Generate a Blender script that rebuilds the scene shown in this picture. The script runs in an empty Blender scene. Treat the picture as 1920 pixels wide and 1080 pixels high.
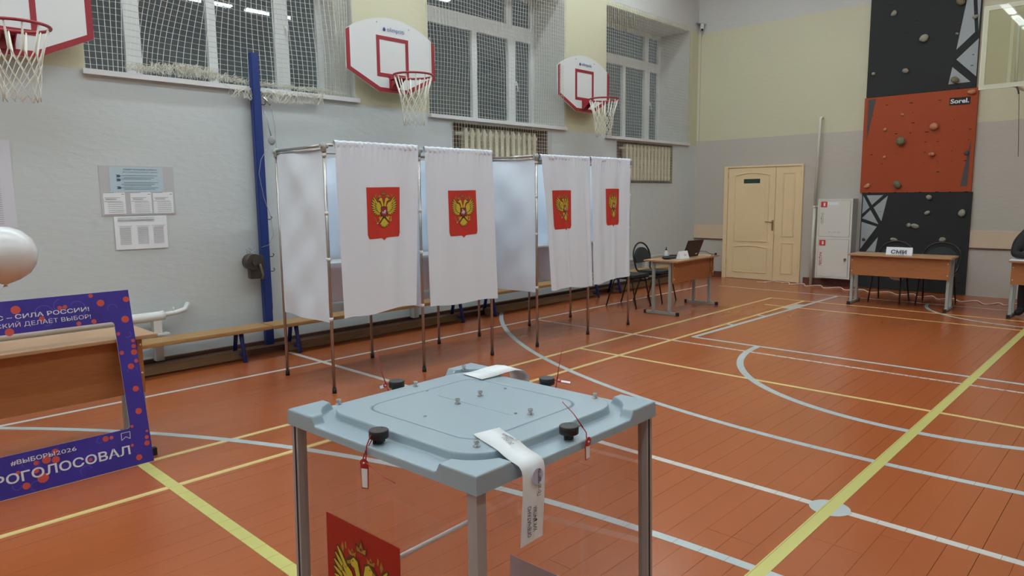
import bpy, bmesh, math, random
from mathutils import Vector, Matrix
R = math.radians
PI = math.pi
C = bpy.context.scene.collection
SC = bpy.context.scene
random.seed(7)

# ------------------------------------------------------------------ camera, world, exposure
cam = bpy.data.cameras.new('camera'); co = bpy.data.objects.new('camera', cam); C.objects.link(co)
cam.sensor_width = 36.0; cam.lens = 1302.25 / 1920 * 36; cam.clip_end = 100
yaw, pit, rol = R(43.68248), R(7.457813), R(-0.60228)
f = Vector((math.cos(pit)*math.cos(yaw), math.cos(pit)*math.sin(yaw), -math.sin(pit)))
rt = Vector((math.sin(yaw), -math.cos(yaw), 0)); up = rt.cross(f)
rt2 = rt*math.cos(rol) + up*math.sin(rol); up2 = -rt*math.sin(rol) + up*math.cos(rol)
M = Matrix((rt2, up2, -f)).transposed().to_4x4(); M.translation = Vector((0, 0, 1.63))
co.matrix_world = M
SC.camera = co
w = bpy.data.worlds.new('night'); SC.world = w; w.use_nodes = True
w.node_tree.nodes['Background'].inputs[0].default_value = (0.30, 0.36, 0.40, 1)
w.node_tree.nodes['Background'].inputs[1].default_value = 0.42
SC.view_settings.view_transform = 'Standard'; SC.view_settings.look = 'None'
SC.view_settings.exposure = 0.0; SC.view_settings.gamma = 1.0
SC.view_settings.use_curve_mapping = False
LAMP = 31.5

# ------------------------------------------------------------------ helpers
def tag(o, label=None, cat=None, group=None, kind=None):
    if label: o['label'] = label
    if cat: o['category'] = cat
    if group: o['group'] = group
    if kind: o['kind'] = kind
    return o

MATS = {}
def mat(name, col, rough=0.6, metal=0.0, spec=0.5, var=0.0, vscale=4.0, bump=0.0, bscale=40.0, coat=0.0,
        emit=None, col2=None, stretch=(1, 1, 1), coatr=0.1, trans=0.0):
    if name in MATS: return MATS[name]
    m = bpy.data.materials.new(name); m.use_nodes = True; MATS[name] = m
    nt = m.node_tree; N = nt.nodes; L = nt.links; p = N['Principled BSDF']
    c = tuple(col) + (1,) if len(col) == 3 else col
    p.inputs['Base Color'].default_value = c; p.inputs['Roughness'].default_value = rough
    p.inputs['Metallic'].default_value = metal; p.inputs['Specular IOR Level'].default_value = spec
    p.inputs['Coat Weight'].default_value = coat; p.inputs['Coat Roughness'].default_value = coatr
    p.inputs['Transmission Weight'].default_value = trans
    if emit:
        p.inputs['Emission Color'].default_value = tuple(emit[0]) + (1,); p.inputs['Emission Strength'].default_value = emit[1]
    if var or bump:
        tc = N.new('ShaderNodeTexCoord'); mp = N.new('ShaderNodeMapping'); mp.inputs['Scale'].default_value = stretch
        L.new(tc.outputs['Object'], mp.inputs[0])
    if var:
        nz = N.new('ShaderNodeTexNoise'); nz.inputs['Scale'].default_value = vscale; nz.inputs['Detail'].default_value = 6
        nz.inputs['Roughness'].default_value = 0.6
        L.new(mp.outputs[0], nz.inputs['Vector'])
        rp = N.new('ShaderNodeValToRGB'); rp.color_ramp.elements[0].position = 0.3; rp.color_ramp.elements[1].position = 0.7
        c2 = col2 if col2 else tuple(x * (1 - var) for x in col[:3])
        rp.color_ramp.elements[0].color = tuple(c2) + (1,); rp.color_ramp.elements[1].color = c
        L.new(nz.outputs['Fac'], rp.inputs[0]); L.new(rp.outputs[0], p.inputs['Base Color'])
    if bump:
        nb = N.new('ShaderNodeTexNoise'); nb.inputs['Scale'].default_value = bscale; nb.inputs['Detail'].default_value = 4
        L.new(mp.outputs[0], nb.inputs['Vector'])
        bp = N.new('ShaderNodeBump'); bp.inputs['Strength'].default_value = bump; bp.inputs['Distance'].default_value = 0.01
        L.new(nb.outputs['Fac'], bp.inputs['Height']); L.new(bp.outputs[0], p.inputs['Normal'])
    return m

class MB:
    def __init__(s): s.v = []; s.f = []; s.m = []; s.sm = []
    def add(s, vs, fs, mi=0, smooth=False):
        b = len(s.v); s.v += [Vector(q) for q in vs]
        for q in fs: s.f.append([b + i for i in q]); s.m.append(mi); s.sm.append(smooth)
        return s
    def box(s, x0, x1, y0, y1, z0, z1, mi=0):
        vs = [(x, y, z) for z in (z0, z1) for y in (y0, y1) for x in (x0, x1)]
        return s.add(vs, [(0, 2, 3, 1), (4, 5, 7, 6), (0, 1, 5, 4), (2, 6, 7, 3), (0, 4, 6, 2), (1, 3, 7, 5)], mi)
    def obox(s, c, size, mtx=None, mi=0, bev=0.0):
        hx, hy, hz = (q / 2 for q in size); c = Vector(c); mtx = mtx or Matrix.Identity(3)
        if not bev:
            vs = [c + mtx @ Vector((x, y, z)) for z in (-hz, hz) for y in (-hy, hy) for x in (-hx, hx)]
            return s.add(vs, [(0, 2, 3, 1), (4, 5, 7, 6), (0, 1, 5, 4), (2, 6, 7, 3), (0, 4, 6, 2), (1, 3, 7, 5)], mi)
        bm = bmesh.new(); bmesh.ops.create_cube(bm, size=1.0)
        for q in bm.verts: q.co = Vector((q.co.x * size[0], q.co.y * size[1], q.co.z * size[2]))
        bmesh.ops.bevel(bm, geom=bm.edges[:], offset=bev, segments=2, affect='EDGES')
        bm.verts.index_update()
        s.add([c + mtx @ q.co for q in bm.verts], [[q.index for q in fc.verts] for fc in bm.faces], mi); bm.free(); return s
    def tube(s, pts, r, n=8, mi=0, cap=True, closed=False, smooth=True):
        pts = [Vector(q) for q in pts]; k = len(pts); rs = r if isinstance(r, (list, tuple)) else [r] * k
        ref = None; vs = []; 
        for i, q in enumerate(pts):
            if closed: d = pts[(i + 1) % k] - pts[i - 1]
            else: d = pts[min(i + 1, k - 1)] - pts[max(i - 1, 0)]
            if d.length < 1e-9: d = Vector((0, 0, 1))
            d.normalize()
            if ref is None: ref = d.orthogonal().normalized()
            a = ref - d * ref.dot(d)
            if a.length < 1e-6: a = d.orthogonal()
            a.normalize(); ref = a; b = d.cross(a)
            for j in range(n):
                t = 2 * PI * j / n; vs.append(q + (a * math.cos(t) + b * math.sin(t)) * rs[i])
        fs = []
        for i in range(k if closed else k - 1):
            i2 = (i + 1) % k
            for j in range(n): fs.append((i * n + j, i * n + (j + 1) % n, i2 * n + (j + 1) % n, i2 * n + j))
        s.add(vs, fs, mi, smooth)
        if cap and not closed:
            b = len(s.v) - k * n
            s.f.append([b + j for j in range(n)][::-1]); s.m.append(mi); s.sm.append(False)
            s.f.append([b + (k - 1) * n + j for j in range(n)]); s.m.append(mi); s.sm.append(False)
        return s
    def cyl(s, c, r, h, n=24, mi=0, r2=None, axis='z'):
        c = Vector(c); d = {'x': Vector((1, 0, 0)), 'y': Vector((0, 1, 0)), 'z': Vector((0, 0, 1))}[axis]
        r2 = r if r2 is None else r2
        e = min(r, h) * 0.08
        return s.tube([c, c + d * e, c + d * (h - e), c + d * h], [r - e, r, r2, r2 - e], n, mi)
    def lathe(s, c, prof, n=24, mi=0):
        c = Vector(c); vs = []; fs = []
        for r, z in prof:
            for j in range(n): t = 2 * PI * j / n; vs.append(c + Vector((r * math.cos(t), r * math.sin(t), z)))
        for i in range(len(prof) - 1):
            for j in range(n): fs.append((i * n + j, i * n + (j + 1) % n, (i + 1) * n + (j + 1) % n, (i + 1) * n + j))
        return s.add(vs, fs, mi, True)
    def prism(s, poly, d, mi=0):
        """poly: list of 3D points (planar), extruded by vector d."""
        k = len(poly); d = Vector(d); p = [Vector(q) for q in poly]
        vs = p + [q + d for q in p]
        fs = [list(range(k))[::-1], list(range(k, 2 * k))] + [(i, (i + 1) % k, k + (i + 1) % k, k + i) for i in range(k)]
        return s.add(vs, fs, mi)
    def blob(s, c, r, seed=0, sub=2, amp=0.25, mi=0, sc=(1, 1, 1)):
        bm = bmesh.new(); bmesh.ops.create_icosphere(bm, subdivisions=sub, radius=1.0); rr = random.Random(seed)
        ds = [(Vector((rr.uniform(-1, 1), rr.uniform(-1, 1), rr.uniform(-1, 1))).normalized(), rr.uniform(-amp, amp)) for _ in range(7)]
        for q in bm.verts:
            k = 1.0
            for d, a in ds: k += a * max(0, q.co.dot(d)) ** 2
            q.co *= k
        bm.verts.index_update(); c = Vector(c)
        s.add([c + Vector((q.co.x * r * sc[0], q.co.y * r * sc[1], q.co.z * r * sc[2])) for q in bm.verts], [[q.index for q in fc.verts] for fc in bm.faces], mi, True)
        bm.free(); return s
    def grid(s, fn, nu, nv, mi=0, smooth=True):
        vs = [fn(i / nu, j / nv) for j in range(nv + 1) for i in range(nu + 1)]
        fs = [(j * (nu + 1) + i, j * (nu + 1) + i + 1, (j + 1) * (nu + 1) + i + 1, (j + 1) * (nu + 1) + i) for j in range(nv) for i in range(nu)]
        return s.add(vs, fs, mi, smooth)
    def build(s, name, m, parent=None, local=False, label=None, kind=None):
        off = Vector((0, 0, 0))
        if parent is not None and not local:
            q = parent
            while q: off += q.location; q = q.parent
        me = bpy.data.meshes.new(name); me.from_pydata([tuple(q - off) for q in s.v], [], s.f)
        for mm in (m if isinstance(m, (list, tuple)) else [m]): me.materials.append(mm)
        me.polygons.foreach_set('material_index', s.m); me.polygons.foreach_set('use_smooth', s.sm)
        me.update()
        o = bpy.data.objects.new(name, me); C.objects.link(o)
        if parent is not None: o.parent = parent
        if label: o['label'] = label
        if kind: o['kind'] = kind
        return o

def empty(name, loc=(0, 0, 0), label=None, cat=None, group=None):
    o = bpy.data.objects.new(name, None); C.objects.link(o); o.location = loc; o.empty_display_size = 0.1
    return tag(o, label, cat, group)

def copy_tree(o, parent=None):
    c = o.copy(); C.objects.link(c); c.parent = parent
    for ch in [x for x in bpy.data.objects if x.parent == o]: copy_tree(ch, c)
    return c

def text(body, o, xd, yd, cap, width=None, align='LEFT', m=None, parent=None, name='lettering', bold=0.0, lift=0.001, local=False, depth=0.0006, label=None):
    """flat lettering: origin o (baseline start/centre/end), x direction xd, up direction yd, capital height cap."""
    cu = bpy.data.curves.new('t', 'FONT'); cu.body = body; cu.offset = bold; cu.extrude = 0.0; cu.resolution_u = 3
    ob = bpy.data.objects.new('t', cu); C.objects.link(ob)
    dg = bpy.context.evaluated_depsgraph_get(); me = bpy.data.meshes.new_from_object(ob.evaluated_get(dg))
    bpy.data.objects.remove(ob); bpy.data.curves.remove(cu)
    xs = [v.co.x for v in me.vertices]; x0, x1 = min(xs), max(xs)
    sy = cap / 0.73; sx = sy if width is None else width / (x1 - x0)
    xd = Vector(xd).normalized(); yd = Vector(yd).normalized(); nd = xd.cross(yd); o = Vector(o)
    sh = {'LEFT': x0, 'CENTER': (x0 + x1) / 2, 'RIGHT': x1}[align]
    off = Vector((0, 0, 0)); q = parent
    if not local:
        while q: off += q.location; q = q.parent
    for v in me.vertices:
        v.co = o + xd * ((v.co.x - sh) * sx) + yd * (v.co.y * sy) + nd * lift - off
    me.materials.clear(); me.materials.append(m); me.name = name
    r = bpy.data.objects.new(name, me); C.objects.link(r)
    if parent is not None: r.parent = parent
    if label: r['label'] = label
    return r

# ------------------------------------------------------------------ materials
m_white = mat('white_paint', (0.68, 0.69, 0.69), 0.45)
m_winframe = mat('window_frame_white', (0.72, 0.74, 0.74), 0.4)
m_yel = mat('wall_yellow', (0.66, 0.60, 0.35), 0.55, var=0.05, vscale=1.2, bump=0.12, bscale=25)
m_cream = mat('door_cream', (0.80, 0.62, 0.37), 0.45, var=0.05, vscale=3)
m_radiator = mat('radiator_cream', (0.74, 0.70, 0.54), 0.4)
m_pink = mat('trim_beige', (0.64, 0.50, 0.36), 0.5, var=0.08, vscale=3)
m_red = mat('hoop_red', (0.30, 0.02, 0.03), 0.4)
m_board = mat('board_white', (0.70, 0.72, 0.72), 0.4)
m_blue = mat('blue_metal', (0.012, 0.035, 0.19), 0.4)
m_chrome = mat('chrome', (0.42, 0.40, 0.38), 0.28, metal=0.9)
m_black = mat('black_plastic', (0.012, 0.012, 0.013), 0.42)
m_rubber = mat('black_rubber', (0.01, 0.01, 0.01), 0.7)
m_grease = mat('winch_metal', (0.10, 0.085, 0.07), 0.5, metal=0.4, var=0.4, vscale=20)
m_legm = mat('grey_metal', (0.36, 0.39, 0.37), 0.4)
m_cloth = mat('white_cloth', (0.77, 0.85, 0.95), 0.85, bump=0.05, bscale=300)
m_tie = mat('white_tie', (0.72, 0.73, 0.73), 0.7)
m_shield = mat('shield_red', (0.55, 0.035, 0.022), 0.6)
m_gold = mat('emblem_gold', (0.60, 0.49, 0.045), 0.5)
m_gold2 = mat('emblem_gold_dark', (0.38, 0.22, 0.03), 0.5)
m_edark = mat('emblem_outline', (0.10, 0.045, 0.012), 0.6)
m_esil = mat('emblem_silver', (0.55, 0.50, 0.62), 0.5)
m_ered = mat('emblem_deep_red', (0.30, 0.02, 0.03), 0.5)
m_flagred = mat('sticker_red', (0.34, 0.012, 0.010), 0.35)
m_net = mat('net_white', (0.74, 0.72, 0.64), 0.8)
m_lid = mat('lid_bluegrey', (0.31, 0.40, 0.46), 0.32, coat=0.1, bump=0.03, bscale=400)
m_groove = mat('lid_groove', (0.12, 0.17, 0.21), 0.6)
m_boxleg = mat('box_leg_grey', (0.36, 0.345, 0.35), 0.3, metal=0.0)
m_screw = mat('screw_metal', (0.6, 0.6, 0.6), 0.2, metal=1.0)
m_paper = mat('paper', (0.80, 0.83, 0.86), 0.8)
m_ink = mat('ink', (0.06, 0.06, 0.08), 0.7)
m_inkg = mat('ink_grey', (0.33, 0.34, 0.36), 0.8)
m_stamp = mat('stamp_violet', (0.55, 0.56, 0.72), 0.8)
m_seal = mat('seal_red', (0.45, 0.03, 0.03), 0.4)
m_purple = mat('board_violet', (0.046, 0.028, 0.32), 0.45, var=0.25, vscale=5, col2=(0.034, 0.018, 0.23))
m_swirl = mat('swirl_blue', (0.095, 0.075, 0.45), 0.45)
m_coral = mat('coral_print', (0.55, 0.075, 0.06), 0.5)
m_letter = mat('letter_white', (0.72, 0.72, 0.76), 0.6)
m_darkpanel = mat('climb_dark', (0.016, 0.017, 0.019), 0.75, var=0.15, vscale=60, bump=0.2, bscale=160)
m_orange = mat('climb_orange', (0.38, 0.058, 0.009), 0.7, var=0.12, vscale=50, bump=0.2, bscale=160)
m_greyprint = mat('climb_grey', (0.36, 0.39, 0.41), 0.7, var=0.1, vscale=30)
m_dgrey = mat('climb_dark_grey', (0.07, 0.06, 0.06), 0.7)
m_hold1 = mat('hold_stone', (0.38, 0.36, 0.30), 0.8, var=0.4, vscale=30)
m_hold2 = mat('hold_olive', (0.22, 0.20, 0.11), 0.7, var=0.5, vscale=30)
m_hold3 = mat('hold_orange', (0.60, 0.24, 0.13), 0.7, var=0.35, vscale=30)
m_cab = mat('cabinet_white', (0.70, 0.68, 0.63), 0.4)
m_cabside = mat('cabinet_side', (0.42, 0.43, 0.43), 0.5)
m_fabric = mat('chair_fabric', (0.028, 0.034, 0.034), 0.85)
m_laptop = mat('laptop_brown', (0.035, 0.022, 0.022), 0.4)
m_green = mat('sign_green', (0.01, 0.045, 0.03), 0.4)
m_brass = mat('brass', (0.40, 0.30, 0.14), 0.35, metal=0.8)
m_skirt = mat('skirting_red', (0.14, 0.045, 0.03), 0.55, var=0.2, vscale=5)
m_cord = mat('cord_white', (0.80, 0.66, 0.56), 0.6)
m_balloon = mat('balloon_white', (0.74, 0.75, 0.76), 0.25, coat=0.3)
m_skin = mat('skin', (0.50, 0.30, 0.22), 0.5)
m_coat = mat('black_coat', (0.012, 0.012, 0.014), 0.8)
m_hair = mat('dark_hair', (0.02, 0.015, 0.012), 0.6)
m_lamp = mat('lamp_glow', (0.9, 0.9, 0.9), 0.5, emit=((0.85, 0.965, 1.0), LAMP))
m_lampbody = mat('lamp_body', (0.7, 0.7, 0.7), 0.5)
m_cableb = mat('cable_brown', (0.10, 0.035, 0.02), 0.5)
m_lilac = mat('bag_lilac', (0.62, 0.55, 0.60), 0.4)

def wood(name, c1, c2, rough, stretch, coat=0.0):
    m = mat(name, c1, rough, coat=coat, var=0.3, col2=c2, vscale=6, stretch=stretch); return m
m_desk = wood('desk_wood', (0.44, 0.17, 0.058), (0.36, 0.13, 0.042), 0.42, (1.5, 10, 12))
m_desktop = wood('desk_top_wood', (0.50, 0.30, 0.165), (0.43, 0.25, 0.13), 0.35, (1.2, 14, 10))
m_deskedge = wood('desk_edge_wood', (0.26, 0.13, 0.06), (0.20, 0.10, 0.045), 0.5, (1.2, 14, 10))
m_bench = wood('bench_wood', (0.50, 0.30, 0.12), (0.36, 0.19, 0.065), 0.4, (1, 12, 12))
m_beam = wood('beam_wood', (0.22, 0.135, 0.065), (0.15, 0.09, 0.04), 0.55, (1, 12, 12))
m_step = wood('step_wood', (0.13, 0.062, 0.038), (0.085, 0.035, 0.022), 0.55, (1, 10, 10))

def glass(name, ior, tint=(1, 1, 1), rough=0.02):
    m = bpy.data.materials.new(name); m.use_nodes = True; N = m.node_tree.nodes; L = m.node_tree.links
    N.remove(N['Principled BSDF']); out = N['Material Output']
    t = N.new('ShaderNodeBsdfTransparent'); t.inputs[0].default_value = tuple(tint) + (1,)
    g = N.new('ShaderNodeBsdfGlossy'); g.inputs['Roughness'].default_value = rough
    lw = N.new('ShaderNodeLayerWeight'); lw.inputs[0].default_value = 0.5   # facing = 1 - |cos|, same on both sides of a thin sheet
    pw = N.new('ShaderNodeMath'); pw.operation = 'POWER'; pw.inputs[1].default_value = 5.0; L.new(lw.outputs['Facing'], pw.inputs[0])
    f0 = ((ior - 1) / (ior + 1)) ** 2
    fr = N.new('ShaderNodeMath'); fr.operation = 'MULTIPLY_ADD'; fr.inputs[1].default_value = 1 - f0; fr.inputs[2].default_value = f0; L.new(pw.outputs[0], fr.inputs[0])
    mx = N.new('ShaderNodeMixShader'); L.new(fr.outputs[0], mx.inputs[0]); L.new(t.outputs[0], mx.inputs[1]); L.new(g.outputs[0], mx.inputs[2])
    L.new(mx.outputs[0], out.inputs[0]); return m
m_glass = glass('window_glass', 1.9, (0.62, 0.66, 0.66))
m_acryl = glass('acrylic', 1.45, (0.94, 0.93, 0.93))
m_plexi = glass('backboard_acrylic', 1.3, (0.90, 0.90, 0.84))

# painted wall: grey dado, yellow, white band, with uneven brushwork
def wall_mat(name, z0, slope, axis, z1, gcol=((0.55, 0.60, 0.60), (0.60, 0.64, 0.645))):
    m = bpy.data.materials.new(name); m.use_nodes = True; N = m.node_tree.nodes; L = m.node_tree.links; p = N['Principled BSDF']
    p.inputs['Roughness'].default_value = 0.5; p.inputs['Specular IOR Level'].default_value = 0.35
    tc = N.new('ShaderNodeTexCoord'); sp = N.new('ShaderNodeSeparateXYZ'); L.new(tc.outputs['Object'], sp.inputs[0])
    nz = N.new('ShaderNodeTexNoise'); nz.inputs['Scale'].default_value = 3.0; L.new(tc.outputs['Object'], nz.inputs['Vector'])
    def math_(op, a, b):
        q = N.new('ShaderNodeMath'); q.operation = op
        for i, x in enumerate((a, b)):
            if isinstance(x, (int, float)): q.inputs[i].default_value = x
            else: L.new(x, q.inputs[i])
        return q.outputs[0]
    wob = math_('MULTIPLY', math_('SUBTRACT', nz.outputs['Fac'], 0.5), 0.03)
    z = math_('ADD', math_('ADD', sp.outputs['Z'], wob), math_('MULTIPLY', sp.outputs[axis], -slope))
    g = math_('LESS_THAN', z, z0); wh = math_('GREATER_THAN', z, z1)
    def tint(c, d, sc):
        n2 = N.new('ShaderNodeTexNoise'); n2.inputs['Scale'].default_value = sc; n2.inputs['Detail'].default_value = 5
        L.new(tc.outputs['Object'], n2.inputs['Vector'])
        mx = N.new('ShaderNodeMix'); mx.data_type = 'RGBA'
        mx.inputs['A'].default_value = tuple(c) + (1,); mx.inputs['B'].default_value = tuple(d) + (1,); L.new(n2.outputs['Fac'], mx.inputs['Factor']); return mx.outputs['Result']
    grey = tint(*gcol, 0.9); yel = tint((0.60, 0.575, 0.405), (0.57, 0.54, 0.39), 1.1); whi = tint((0.52, 0.51, 0.49), (0.57, 0.56, 0.54), 1.5)
    a = N.new('ShaderNodeMix'); a.data_type = 'RGBA'; L.new(g, a.inputs['Factor']); L.new(yel, a.inputs['A']); L.new(grey, a.inputs['B'])
    b = N.new('ShaderNodeMix'); b.data_type = 'RGBA'; L.new(wh, b.inputs['Factor']); L.new(a.outputs['Result'], b.inputs['A']); L.new(whi, b.inputs['B'])
    L.new(b.outputs['Result'], p.inputs['Base Color'])
    mp = N.new('ShaderNodeMapping'); mp.inputs['Scale'].default_value = (1, 1, 2.5); L.new(tc.outputs['Object'], mp.inputs[0])
    nb = N.new('ShaderNodeTexNoise'); nb.inputs['Scale'].default_value = 9; nb.inputs['Detail'].default_value = 6; L.new(mp.outputs[0], nb.inputs['Vector'])
    bp = N.new('ShaderNodeBump'); bp.inputs['Strength'].default_value = 0.25; bp.inputs['Distance'].default_value = 0.012
    L.new(nb.outputs['Fac'], bp.inputs['Height']); L.new(bp.outputs[0], p.inputs['Normal'])
    return m
m_wallw = wall_mat('window_wall_paint', 2.825, -0.0165, 'X', 5.02)
m_wallb = wall_mat('back_wall_paint', 2.70, 0.0, 'Y', 4.78, ((0.47, 0.43, 0.385), (0.50, 0.46, 0.41)))
m_reveal = mat('reveal_white', (0.62, 0.62, 0.585), 0.55, var=0.06, vscale=2, bump=0.15, bscale=15)
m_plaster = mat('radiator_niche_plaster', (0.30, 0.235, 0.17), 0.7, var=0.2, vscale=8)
m_ceil = mat('ceiling_white', (0.62, 0.62, 0.60), 0.7)

def floor_mat(name, c, c2, rough, worn=None, seams=True, spec=0.5):
    m = bpy.data.materials.new(name); m.use_nodes = True; N = m.node_tree.nodes; L = m.node_tree.links; p = N['Principled BSDF']
    p.inputs['Roughness'].default_value = rough; p.inputs['Specular IOR Level'].default_value = spec
    ge = N.new('ShaderNodeNewGeometry'); oi = N.new('ShaderNodeObjectInfo')
    mp = N.new('ShaderNodeMapping'); mp.inputs['Scale'].default_value = (0.6, 2.5, 1); L.new(ge.outputs['Position'], mp.inputs[0])
    nz = N.new('ShaderNodeTexNoise'); nz.inputs['Scale'].default_value = 0.8; nz.inputs['Detail'].default_value = 1.0; L.new(mp.outputs[0], nz.inputs['Vector'])
    mx = N.new('ShaderNodeMix'); mx.data_type = 'RGBA'; mx.inputs['A'].default_value = tuple(c2) + (1,); mx.inputs['B'].default_value = tuple(c) + (1,)
    rp = N.new('ShaderNodeMapRange'); rp.inputs['From Min'].default_value = 0.35; rp.inputs['From Max'].default_value = 0.65; L.new(nz.outputs['Fac'], rp.inputs[0])
    L.new(rp.outputs[0], mx.inputs['Factor']); last = mx.outputs['Result']
    if worn is None:
        hs = N.new('ShaderNodeHueSaturation'); mr = N.new('ShaderNodeMapRange'); mr.inputs['To Min'].default_value = 0.98; mr.inputs['To Max'].default_value = 1.02
        L.new(oi.outputs['Random'], mr.inputs[0]); L.new(mr.outputs[0], hs.inputs['Value']); L.new(last, hs.inputs['Color']); last = hs.outputs[0]
    else:
        sp = N.new('ShaderNodeSeparateXYZ'); L.new(ge.outputs['Position'], sp.inputs[0])
        def mth(op, a, b):
            q = N.new('ShaderNodeMath'); q.operation = op
            for i, x in enumerate((a, b)):
                if isinstance(x, (int, float)): q.inputs[i].default_value = x
                else: L.new(x, q.inputs[i])
            return q.outputs[0]
        fr = mth('FRACT', mth('DIVIDE', mth('ADD', sp.outputs['Y'], 12.8 - 0.395 + 0.0015), 0.1285), 0)
        seam = mth('LESS_THAN', fr, 0.022)
        n2 = N.new('ShaderNodeTexNoise'); n2.inputs['Scale'].default_value = 26; n2.inputs['Detail'].default_value = 6; n2.inputs['Roughness'].default_value = 0.7; L.new(ge.outputs['Position'], n2.inputs['Vector'])
        wr = mth('GREATER_THAN', n2.outputs['Fac'], worn)
        k = mth('MAXIMUM', mth('MULTIPLY', seam, 0.75), wr)
        m2 = N.new('ShaderNodeMix'); m2.data_type = 'RGBA'; L.new(k, m2.inputs['Factor']); L.new(last, m2.inputs['A']); m2.inputs['B'].default_value = (0.24, 0.065, 0.025, 1); last = m2.outputs['Result']
    L.new(last, p.inputs['Base Color'])
    nb = N.new('ShaderNodeTexNoise'); nb.inputs['Scale'].default_value = 1.1; nb.inputs['Detail'].default_value = 1; L.new(mp.outputs[0], nb.inputs['Vector'])
    bp = N.new('ShaderNodeBump'); bp.inputs['Strength'].default_value = 0.05; bp.inputs['Distance'].default_value = 0.004; L.new(nb.outputs['Fac'], bp.inputs['Height']); L.new(bp.outputs[0], p.inputs['Normal'])
    return m
m_plank = floor_mat('floor_paint', (0.385, 0.100, 0.027), (0.360, 0.093, 0.025), 0.25)
m_under = mat('floor_joint', (0.07, 0.02, 0.01), 0.8)
m_lwhite = floor_mat('line_white', (0.62, 0.60, 0.56), (0.56, 0.54, 0.50), 0.35, worn=0.70)
m_lworn = floor_mat('line_worn_white', (0.62, 0.55, 0.50), (0.56, 0.50, 0.45), 0.35, worn=0.55)
m_lyel = floor_mat('line_yellow', (0.72, 0.56, 0.22), (0.66, 0.50, 0.20), 0.35, worn=0.74)
m_lime = floor_mat('line_lime', (0.58, 0.55, 0.17), (0.52, 0.50, 0.16), 0.35, worn=0.76)
m_lblue = floor_mat('line_blue_grey', (0.48, 0.54, 0.54), (0.42, 0.48, 0.49), 0.35, worn=0.70)

# ------------------------------------------------------------------ room shell
XB, YW = 12.92, 7.15
X0, Y0, ZC = -5.6, -4.8, 6.25
PP = 0.1285   # board pitch
floor = MB().box(X0 - .2, XB + .2, Y0 - .2, YW + 1.0, -0.10, -0.022).build('floor', m_under); tag(floor, kind='structure')
proto = {}
def plank(x0, x1, y0, y1):
    w_ = y1 - y0; key = (round(x1 - x0, 3), round(w_, 4))
    if key not in proto:
        hx, hy = (x1 - x0) / 2, w_ / 2; b = 0.0003
        vs = [(-hx, -hy, -.022), (hx, -hy, -.022), (hx, hy, -.022), (-hx, hy, -.022),
              (-hx, -hy, -b), (hx, -hy, -b), (hx, hy, -b), (-hx, hy, -b),
              (-hx + b, -hy + b, 0), (hx - b, -hy + b, 0), (hx - b, hy - b, 0), (-hx + b, hy - b, 0)]
        fs = [(8, 9, 10, 11)] + [(i, (i + 1) % 4, 4 + (i + 1) % 4, 4 + i) for i in range(4)] + [(4 + i, 4 + (i + 1) % 4, 8 + (i + 1) % 4, 8 + i) for i in range(4)]
        me = bpy.data.meshes.new('plank'); me.from_pydata(vs, [], fs); me.materials.append(m_plank); proto[key] = me
    o = bpy.data.objects.new('plank', proto[key]); C.objects.link(o); o.parent = floor
    o.location = ((x0 + x1) / 2, (y0 + y1) / 2, 0); return o
rows = []
y = 0.395
while y > Y0: y -= PP
k = 0; far = MB()
while y < YW + 0.0:
    rr = random.Random(k); y1 = min(y + PP, YW); gap = rr.choice([0.0003, 0.0004, 0.0005, 0.0006, 0.0009, 0.0015])
    if y > -0.9:
        cuts = [0.25] + sorted([rr.uniform(2.2, 4.8), rr.uniform(6.2, 9.5)]) + [XB]
        cuts = [round(q * 4) / 4 if 0 < i < 3 else q for i, q in enumerate(cuts)]
        for a, b in zip(cuts, cuts[1:]): plank(a + .0012, b - .0012, y + gap, y1 - gap if y1 - y > .02 else y1)
        far.box(X0, 0.248, y + gap, y1 - gap, -0.022, 0)
    else: far.box(X0, XB, max(y, Y0) + gap, y1 - gap, -0.022, 0)
    y += PP; k += 1
far.build('plank', m_plank, floor, kind='stuff')

def wallobj(name, mb, m): return tag(mb.build(name, m), kind='structure')
# window wall with niches (front face at Y=YW); list of openings x0,x1,z0,z1
OP = [(2.01, 4.84, 2.775, 4.79), (5.97, 8.735, 2.70, 4.79), (9.83, 12.575, 2.645, 4.79), (-1.9, 0.85, 2.85, 4.79), (-5.3, -2.9, 2.85, 4.79)]
RN = [(6.36, 8.32, 1.85, 2.64), (10.16, 12.02, 1.86, 2.585)]
wl = MB(); YB = 7.90
def solid(x0, x1, z0, z1, ya=YW, yb=YB):
    if x1 - x0 > 1e-4 and z1 - z0 > 1e-4: wl.box(x0, x1, ya, yb, z0, z1)
ops = sorted(OP); xs = X0 - .2
for (a, b, c, d) in ops:
    solid(xs, a, 0, ZC)                      # pier
    solid(a, b, d, ZC)                       # lintel
    rn = [r for r in RN if a < r[0] < b]
    if not rn: solid(a, b, 0, c)
    else:
        r = rn[0]; solid(a, r[0], 0, c); solid(r[1], b, 0, c); solid(r[0], r[1], 0, r[2]); solid(r[0], r[1], r[3], c); solid(r[0], r[1], r[2], r[3], YW + .28, YB)
    xs = b
solid(xs, XB + .2, 0, ZC)
wall_left = wallobj('wall_left', wl, m_wallw)
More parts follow.
